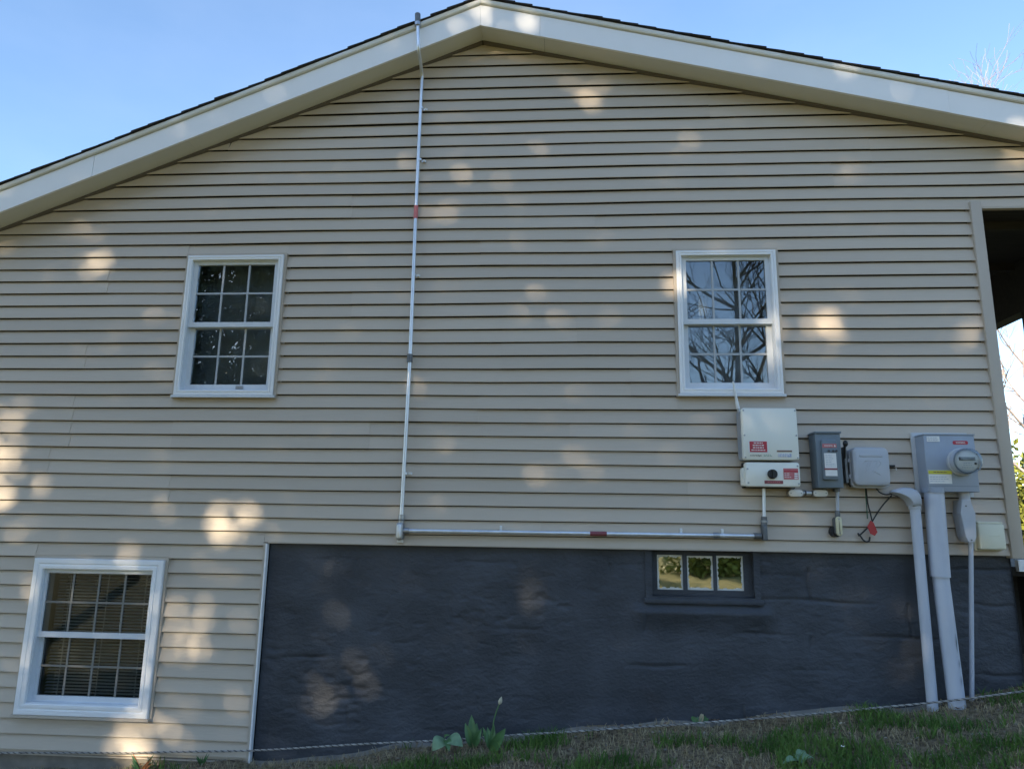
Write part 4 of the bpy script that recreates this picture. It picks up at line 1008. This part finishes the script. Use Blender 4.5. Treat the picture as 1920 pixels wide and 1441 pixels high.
# ------------------------------------------------------------------ lawn: blades, thatch, litter
def blades(name, n, hmin, hmax, width, mat, keep, lean, xr=(-4.2, 3.6), yr=(-2.0, -0.03)):
    x = rng.uniform(*xr, n); y = yr[0] + (yr[1]-yr[0])*rng.random(n)
    k = keep(x, y); x, y = x[k], y[k]; m = len(x)
    z = ground_z(x, y); h = rng.uniform(hmin, hmax, m); a = rng.uniform(0, 2*np.pi, m); l = rng.uniform(0.2, lean, m)*h
    b = rng.uniform(0, 2*np.pi, m); w = width*rng.uniform(0.6, 1.3, m)
    dx, dy = np.cos(a)*l, np.sin(a)*l; wx, wy = np.cos(b)*w/2, np.sin(b)*w/2
    V = np.empty((m, 5, 3))
    V[:, 0] = np.stack([x-wx, y-wy, z-0.005], -1); V[:, 1] = np.stack([x+wx, y+wy, z-0.005], -1)
    hm = h*0.6
    V[:, 2] = np.stack([x+wx*.8+dx*.4, y+wy*.8+dy*.4, z+hm], -1); V[:, 3] = np.stack([x-wx*.8+dx*.4, y-wy*.8+dy*.4, z+hm], -1)
    V[:, 4] = np.stack([x+dx, y+dy, z+np.sqrt(np.maximum(h*h-l*l*0.5, 0.00001))], -1)
    V[:, :, 1] = np.minimum(V[:, :, 1], -0.012)
    o = np.arange(m)[:, None]*5
    f = (np.concatenate([o+np.array([[0, 1, 2, 3]])], 0)).tolist() + (o+np.array([[3, 2, 4]])).tolist()
    return raw_mesh(name, V.reshape(-1, 3), f, mat)
def fieldn(x, y, s, seed):
    return np.array([noise.noise(Vector((a*s, b*s*1.6, seed))) for a, b in zip(x, y)])
def green_mask(x, y):
    f = fieldn(x, y, 1.9, 2.0) + 0.5*fieldn(x, y, 6.0, 4.0)
    edge = np.clip((x-0.2)/1.0, -1.2, 1)*0.16                       # bare and dry towards the left
    near = -0.35*np.exp(-((y+0.03)/0.07)**2)
    return f*1.6 + edge + near - 0.16
o = blades('grass', 85000, 0.02, 0.085, 0.0055, 'grass', lambda x, y: green_mask(x, y) > rng.uniform(-0.10, 0.22, len(x)), 1.0); stuff(o, 'patchy short green grass along the foot of the wall', 'grass')
o = blades('dry_grass', 46000, 0.015, 0.05, 0.004, 'straw', lambda x, y: green_mask(x, y) < rng.uniform(-0.15, 0.55, len(x)), 1.5); stuff(o, 'dry straw coloured thatch between the green grass patches', 'dry grass')
def flecks(name, n, size, mat, seed, lab, cat, keep=None, th=0.25):
    r = np.random.default_rng(seed); x = r.uniform(-4, 3.5, n); y = -0.02-2.0*r.random(n)**1.3
    if keep is not None:
        k = keep(x, y); x, y = x[k], y[k]
    m = len(x); z = ground_z(x, y)+0.006+r.random(m)*0.012; V = []; F = []
    for i in range(m):
        a = r.uniform(0, 6.28); s = size*r.uniform(0.5, 1.4); c, d = math.cos(a), math.sin(a); t1, t2 = r.normal(0, th, 2)
        o = len(V)
        for u, v in ((-1, 0), (-.3, .5), (.6, .42), (1, 0), (.5, -.45), (-.4, -.5)):
            V.append((x[i]+(u*c-v*d)*s, min(y[i]+(u*d+v*c)*s, -0.012), z[i]+(u*t1+v*t2+abs(v)*.3)*s))
        F += [(o, o+1, o+2, o+3), (o, o+3, o+4, o+5)]
    return stuff(raw_mesh(name, V, F, mat), lab, cat)
flecks('leaf_litter', 1300, 0.014, 'leaf_litter', 5, 'scattered brown leaf scraps lying on the lawn', 'leaf litter')
flecks('pale_litter', 900, 0.011, 'pebble', 6, 'pale scraps and chips scattered over the soil', 'litter')
def pebbles(n, seed):
    r = random.Random(seed); mb = MB()
    for i in range(n):
        x = r.uniform(-2, 3.0); y = -0.03-1.4*r.random()**1.6; s = r.uniform(0.004, 0.013); z = float(ground_z(x, y))+s*0.4
        v = [(1, 0, 0), (0.4, .9, 0), (-.7, .6, 0), (-.9, -.4, 0), (.2, -.9, 0), (0.1, 0, .7), (0, 0, -.6)]
        c, d = math.cos(i), math.sin(i)
        mb.add([(x+(a*c-b*d)*s, y+(a*d+b*c)*s, z+e*s) for a, b, e in v], [(0, 1, 5), (1, 2, 5), (2, 3, 5), (3, 4, 5), (4, 0, 5), (1, 0, 6), (2, 1, 6), (3, 2, 6), (4, 3, 6), (0, 4, 6)])
    return stuff(mb.build('pebbles', 'pebble', None, True), 'small pebbles on the bare soil near the wall', 'pebbles')
pebbles(330, 8)
for k, (px, py, s, mt, lb_) in enumerate(((1340, 1362, 0.030, 'leaf_litter', 'curled brown dead leaf on the grass right of the small weed'), (1415, 1362, 0.036, 'leaf_litter', 'larger tan dead leaf lying near the rope'), (1580, 1375, 0.014, 'bud', 'tiny pale yellow flower head in the green grass'), (1582, 1420, 0.013, 'white_cover', 'small white petal on the grass near the bottom edge'))):
    p = ray_ground(px, py)+Vector((0, 0, 0.03 if k < 2 else 0.05)); r_ = random.Random(k)
    mb = MB(); n = 9
    mb.v = [tuple(p+Vector((0, 0, 0.004)))]+[tuple(p+Vector((math.cos(6.283*i/n)*s*r_.uniform(.7, 1.2), math.sin(6.283*i/n)*s*0.7, r_.uniform(0, s*0.7)))) for i in range(n)]
    mb.f = [(0, 1+i, 1+(i+1) % n) for i in range(n)]
    tag(mb.build(('dead_leaf', 'dead_leaf', 'flower_head', 'petal')[k], mt, None, True, origin=p), lb_, ('leaf', 'leaf', 'flower', 'petal')[k])

# ------------------------------------------------------------------ trees
def branch_tree(name, label, base, height, mat, seed, depth=4, spread=0.5, r0=0.13, group=None, first=0.3, kids=(4, 6), twig_n=3):
    r = random.Random(seed); t_ = thing(name, label, 'tree', base, group)
    trunk = MB(); crown = MB()
    P = [Vector(base)+Vector((0, 0, -0.3))]; d = Vector((0, 0, 1))
    n = 8
    for k in range(n):
        d = (d+Vector((r.uniform(-.08, .08), r.uniform(-.08, .08), 0))).normalized(); P.append(P[-1]+d*height*0.8/n)
    R = [r0*(1-0.85*k/n) for k in range(n+1)]
    trunk.tube(P, R, 8)
    def grow(p, d, l, rr_, lev):
        pts = [p]; q = p; dd = d.copy(); m = 4 if lev > 1 else 3
        for k in range(m):
            dd = (dd+Vector((r.uniform(-.25, .25), r.uniform(-.25, .25), r.uniform(-.05, .22)))).normalized(); q = q+dd*l/m; pts.append(q)
        crown.tube(pts, [max(rr_*(1-0.7*k/m), 0.003) for k in range(m+1)], 5 if lev > 2 else 3, False)
        if lev == 0: return
        for c in range(r.randint(*kids)):
            f = r.uniform(0.25, 1.0); i = min(int(f*m), m-1); bp_ = pts[i].lerp(pts[i+1], f*m-i)
            ax_ = Vector((r.uniform(-1, 1), r.uniform(-1, 1), r.uniform(-1, 1))).normalized()
            nd = (dd+ax_*r.uniform(0.5, 1.0)).normalized(); grow(bp_, nd, l*r.uniform(0.45, 0.68), rr_*0.5, lev-1)
    for k in range(11):
        f = first+(1-first)*k/10; i = min(int(f*n), n-1); p = P[i].lerp(P[i+1], f*n-i); a = k*2.4+r.uniform(-.4, .4)
        grow(p, Vector((math.cos(a)*spread*2, math.sin(a)*spread*2, r.uniform(0.5, 1.1))).normalized(), height*r.uniform(0.26, 0.38)*(1.15-0.45*f), r0*0.45*(1.1-f*0.6), depth-1)
    trunk.build('trunk', mat, t_, True); crown.build('crown', mat, t_, False)
    return t_

# evergreens behind the viewer: they shade the wall; sun flecks come through gaps between their sprays
def to_wall(p):
    t = p[:, 1]/SUN.y
    return p[:, 0]-SUN.x*t, p[:, 2]-SUN.z*t
def wall_spot(px, py, y=0.0):
    p = W(px, py, y); t = p.y/SUN.y; return p.x-SUN.x*t, p.z-SUN.z*t
GAPS = [(890, 30, 28, 20, .9, -OV), (905, 10, 40, 8, .8, -OV), (985, 45, 14, 20, .8, -OV), (865, 45, 16, 18, .5, -OV), (720, 120, 15, 12, .3, -OV), (1590, 130, 30, 10, .5, -OV),
        (1000, 128, 48, 7, .5), (1090, 150, 14, 14, .45), (1100, 180, 30, 14, .4), (1000, 270, 16, 35, .35), (985, 255, 10, 16, .4), (1110, 255, 12, 16, .25), (1040, 270, 14, 20, .2), (1350, 215, 40, 8, .3),
        (1580, 305, 11, 26, .95), (1640, 265, 14, 8, .35), (1910, 320, 12, 26, .85), (805, 372, 14, 22, 1), (790, 345, 10, 14, .8), (770, 322, 8, 16, .8), (820, 400, 20, 12, .7), (865, 310, 9, 25, .4), (970, 345, 14, 26, .25), (660, 400, 10, 12, .2),
        (1280, 270, 14, 10, .3), (1300, 300, 20, 25, .15), (140, 445, 10, 14, .35), (180, 498, 20, 26, .5), (100, 535, 10, 10, .3), (590, 650, 8, 9, .6), (530, 600, 14, 20, .15), (960, 715, 22, 12, .6), (955, 738, 20, 12, .4),
        (1005, 560, 30, 16, .25), (1050, 590, 22, 14, .2), (1550, 615, 22, 24, .95), (1545, 650, 14, 12, .6), (1500, 650, 14, 20, .5), (1820, 620, 16, 14, .75), (1800, 650, 20, 14, .6), (1790, 560, 10, 20, .3), (1260, 525, 10, 14, .7),
        (1275, 520, 8, 14, .8), (1455, 610, 9, 40, .9), (1370, 600, 10, 4, .8), (1340, 650, 6, 16, .7), (1330, 500, 8, 5, .6), (1300, 545, 14, 5, .7), (1440, 680, 8, 30, .8), (1370, 470, 30, 6, .5),
        (1100, 868, 13, 24, .55), (1030, 897, 20, 22, .6), (1040, 880, 10, 8, .5), (1820, 580, 10, 16, .4), (10, 875, 22, 64, 1), (5, 800, 12, 40, .5), (75, 935, 8, 24, .45), (35, 950, 8, 20, .35), (20, 660, 8, 10, .3), (160, 605, 14, 10, .15),
        (455, 985, 44, 24, 1), (420, 965, 30, 14, .7), (400, 1015, 22, 14, .6), (470, 1015, 20, 8, .8), (215, 1020, 11, 16, .6), (340, 1150, 26, 24, 1), (360, 1185, 24, 30, 1), (335, 1215, 24, 22, 1), (320, 1240, 16, 16, .6), (460, 1160, 10, 20, .4), (400, 1080, 14, 14, .4),
        (305, 1320, 20, 20, .7), (280, 1372, 44, 22, 1), (260, 1398, 40, 10, .9), (310, 1345, 18, 16, .8), (445, 1350, 14, 30, .6), (350, 1385, 20, 10, .6), (430, 1310, 12, 14, .5), (270, 1433, 30, 8, 1),
        (620, 1198, 22, 10, .8), (668, 1197, 11, 11, .7), (640, 1240, 24, 12, .85), (618, 1245, 12, 10, .7), (585, 1285, 18, 22, .8), (622, 1288, 14, 22, .8), (662, 1268, 18, 14, .55), (600, 1330, 22, 10, .7), (640, 1315, 10, 14, .4), (630, 1160, 14, 12, .35), (670, 1225, 8, 14, .4),
        (985, 1100, 26, 18, .85), (1010, 1125, 18, 12, .8), (880, 1198, 12, 18, .85), (868, 1165, 14, 10, .25), (1620, 1195, 14, 22, .6), (1690, 1225, 20, 14, .55), (1675, 1130, 12, 20, .25), (502, 1398, 12, 22, .8), (1690, 1300, 16, 18, .35), (1520, 1090, 10, 20, .2),
        (170, 1058, 16, 14, .7), (225, 1055, 16, 16, .8), (285, 1150, 10, 28, .8), (62, 1120, 10, 26, .6), (50, 1220, 14, 24, .6), (270, 1260, 10, 40, .6), (160, 1125, 34, 12, .7), (170, 1155, 30, 16, .8), (130, 1190, 40, 8, .7), (120, 1230, 24, 34, .6), (80, 1300, 20, 26, .5), (200, 1195, 30, 6, .5), (135, 1085, 8, 20, .7), (235, 1085, 8, 14, .6)]
OD = 5.2
NL = 225000
u = rng.uniform(-11.0, 6.4, NL); v = rng.uniform(-2.8, 6.0, NL)*1.0+ZO
yd = -rng.uniform(11.5, 16.5, NL)
topcut = 4.3+ZO+0.45*np.sin(u*1.3)+0.3*np.sin(u*3.1+1)
keep = (v < topcut) | (rng.random(NL) < 0.25*np.clip(1-(v-topcut)/1.2, 0, 1))
tpar = yd/SUN.y
pos = np.stack([u+SUN.x*tpar, yd, v+SUN.z*tpar], -1)
uw, vw = to_wall(pos)
fine = np.sin(uw*23+2.1*np.sin(vw*9))*np.sin(vw*19-1.7*np.sin(uw*13)+uw*6)
fine = np.clip((fine+0.55)/0.7, 0, 1)
prob = np.ones(NL)
for gdat in GAPS:
    px, py, rx, ry, s = gdat[:5]; yy_ = gdat[5] if len(gdat) > 5 else 0.0
    cx_, cz_ = wall_spot(px, py, yy_); ax1 = wall_spot(px+rx, py, yy_); az1 = wall_spot(px, py-ry, yy_)
    ex_ = abs(ax1[0]-cx_)+0.035; ez_ = (abs(az1[1]-cz_)+0.035)*1.15
    d2 = ((uw-cx_)/ex_)**2+((vw-cz_)/ez_)**2
    kp = min(1.0, -math.log(min(0.42*s**1.5, 0.985))/OD)
    sm = np.clip((1.9-d2)/1.55, 0, 1); sm = sm*sm*(3-2*sm)*(0.45+0.55*fine)
    prob = np.minimum(prob, kp**sm)
    prob = np.where(d2 < 7, np.minimum(prob, 1-0.03*s*(7-d2)/7), prob)
# open sky between the sprays high up, as the left window mirrors it
sw_ = DIST/(DIST-pos[:, 1]); mxw_, mzw_ = pos[:, 0]*sw_, ZO+(pos[:, 2]-ZO)*sw_
hole = np.sin(mxw_*61+3*np.sin(mzw_*37))*np.sin(mzw_*53+2*np.sin(mxw_*29)) > 0.0
for px, py, rx, ry in ((425, 520, 30, 14), (395, 562, 22, 7)):
    c_ = W(px, py); a_ = W(px+rx, py).x-c_.x; b_ = W(px, py-ry).z-c_.z
    inside = ((mxw_-c_.x)/a_)**2+((mzw_-c_.z)/b_)**2 < 1
    prob = np.where(inside & hole, np.minimum(prob, 0.4), prob)
keep &= rng.random(NL) < prob
pos = pos[keep]; m = len(pos)
nrm = rng.normal(size=(m, 3)); nrm /= np.linalg.norm(nrm, axis=1)[:, None]
tmp = rng.normal(size=(m, 3)); ta_ = np.cross(nrm, tmp); ta_ /= np.linalg.norm(ta_, axis=1)[:, None]; tb_ = np.cross(nrm, ta_)
ls = rng.uniform(0.06, 0.105, m)[:, None]; lw_ = ls*0.55
LV = np.stack([pos-ta_*ls, pos-tb_*lw_, pos+ta_*ls, pos+tb_*lw_], 1)
tw = [-7.6, -4.6, -2.95, -0.35, 3.4]                                      # where the trunks' own shadows fall on the wall
tx = []
for q in tw:
    y_ = -14.0; tx.append(q+SUN.x*(y_/SUN.y))
own = np.argmin(np.abs(pos[:, 0][:, None]-np.array(tx)[None, :]), 1)
glabel = 'row of dark evergreens shading the house wall from across the lawn'
for k, x in enumerate(tx):
    b_ = Vector((x, -14.0, float(ground_z(x, -14.0))))
    t_ = thing('evergreen_tree', ['leftmost', 'second from left', 'middle', 'second from right', 'rightmost'][k] + ' of the five dark evergreens across the lawn that shade the wall', 'tree', b_, 'evergreens across the lawn')
    MB().tube([b_+Vector((0, 0, -.3)), b_+Vector((0.03, 0, 3)), b_+Vector((-0.02, 0, 6)), b_+Vector((0, 0, 10.8))], [0.17, 0.13, 0.09, 0.02], 8).build('trunk', 'bark', t_, True)
    sel = LV[own == k].reshape(-1, 3); nf = len(sel)//4
    raw_mesh('crown', sel, np.arange(nf*4).reshape(-1, 4), 'needles', t_)

for k, (x, y, h) in enumerate(((4.6, -13.5, 11.5), (7.4, -15.5, 12.5), (10.4, -14.0, 11.0))):
    branch_tree('bare_tree', ['leftmost', 'middle', 'rightmost'][k] + ' of the three leafless trees across the lawn mirrored in the right window', (x, y, float(ground_z(x, y))), h, 'bark', 60+k, 5, 0.5, 0.17, 'bare trees across the lawn', 0.3, (3, 5))
branch_tree('bare_tree', 'pale sunlit leafless tree rising behind the right roof slope', (11.7, 13.0, ZO-0.5), 12.5, 'pale_bark', 77, 4, 0.30, 0.10, None, 0.5, (3, 4))
branch_tree('bare_tree', 'leafless tree seen through the porch opening at the right edge', (15.2, 20.0, ZO-0.4), 8.5, 'pale_bark', 78, 4, 0.45, 0.14)
def bush(name, label, base, rx, ry, rz_, n, mat, seed, group=None, cat='bush'):
    r = np.random.default_rng(seed); t_ = thing(name, label, cat, base, group)
    d = r.normal(size=(n, 3)); d /= np.linalg.norm(d, axis=1)[:, None]; d[:, 2] = np.abs(d[:, 2])
    lump = 0.75+0.25*np.sin(d[:, 0]*5+seed)*np.cos(d[:, 1]*4)+0.12*r.normal(size=n)
    c = d*(np.array([rx, ry, rz_])[None, :])*(r.random(n)**0.35*lump)[:, None]+np.array(base)[None, :]
    a1 = r.normal(size=(n, 3)); a1 /= np.linalg.norm(a1, axis=1)[:, None]; a2 = np.cross(a1, r.normal(size=(n, 3))); a2 /= np.linalg.norm(a2, axis=1)[:, None]
    s = r.uniform(0.05, 0.10, n)[:, None]*(0.6+0.4*rx)
    V = np.stack([c-a1*s, c-a2*s*.5, c+a1*s, c+a2*s*.5], 1).reshape(-1, 3)
    raw_mesh('foliage', V, np.arange(n*4).reshape(-1, 4), mat, t_)
    mb = MB()
    for k in range(5): mb.tube([Vector(base)+Vector((0, 0, -.2)), Vector(base)+Vector((math.cos(k*1.3)*rx*.5, math.sin(k*1.3)*ry*.5, rz_*.7))], [0.05, 0.01], 5)
    mb.build('stem', 'bark', t_); return t_
gb = lambda x, y: (x, y, float(ground_z(x, y)))
bush('bush', 'sunlit yellow green bush far behind the porch opening', gb(16.6, 22.0), 3.2, 2.0, 3.6, 5200, 'spring_leaf', 3)
bush('bush', 'low dark green bush beside the porch at the right edge', gb(4.3, 2.2), 0.7, 0.7, 0.55, 1500, 'grass', 4)
for k, x in enumerate((-3.5, 1.2, 5.4)):
    bush('bush', ['leftmost', 'middle', 'rightmost'][k] + ' of the yellow green shrubs across the lawn mirrored in the basement panes', gb(x, -19.0-k), 2.3, 1.3, 1.9, 2400, 'spring_leaf', 12+k, 'shrubs across the lawn')
# far wood closing the view behind the viewer
r = np.random.default_rng(9); n = 16000
xw = r.uniform(-75, 75, n); hw = r.random(n)**0.8; yw = -58-r.random(n)*8
zw = ground_z(xw, yw)+hw*(7.5+2.5*np.sin(xw*0.23)+1.6*np.sin(xw*0.71))
c = np.stack([xw, yw, zw], -1); a1 = r.normal(size=(n, 3)); a1 /= np.linalg.norm(a1, axis=1)[:, None]; a2 = np.cross(a1, r.normal(size=(n, 3))); a2 /= np.linalg.norm(a2, axis=1)[:, None]
V = np.stack([c-a1*.6, c-a2*.4, c+a1*.6, c+a2*.4], 1).reshape(-1, 3)
stuff(raw_mesh('far_woods', V, np.arange(n*4).reshape(-1, 4), 'needles'), 'far dark wood along the horizon across the lawn', 'woods')
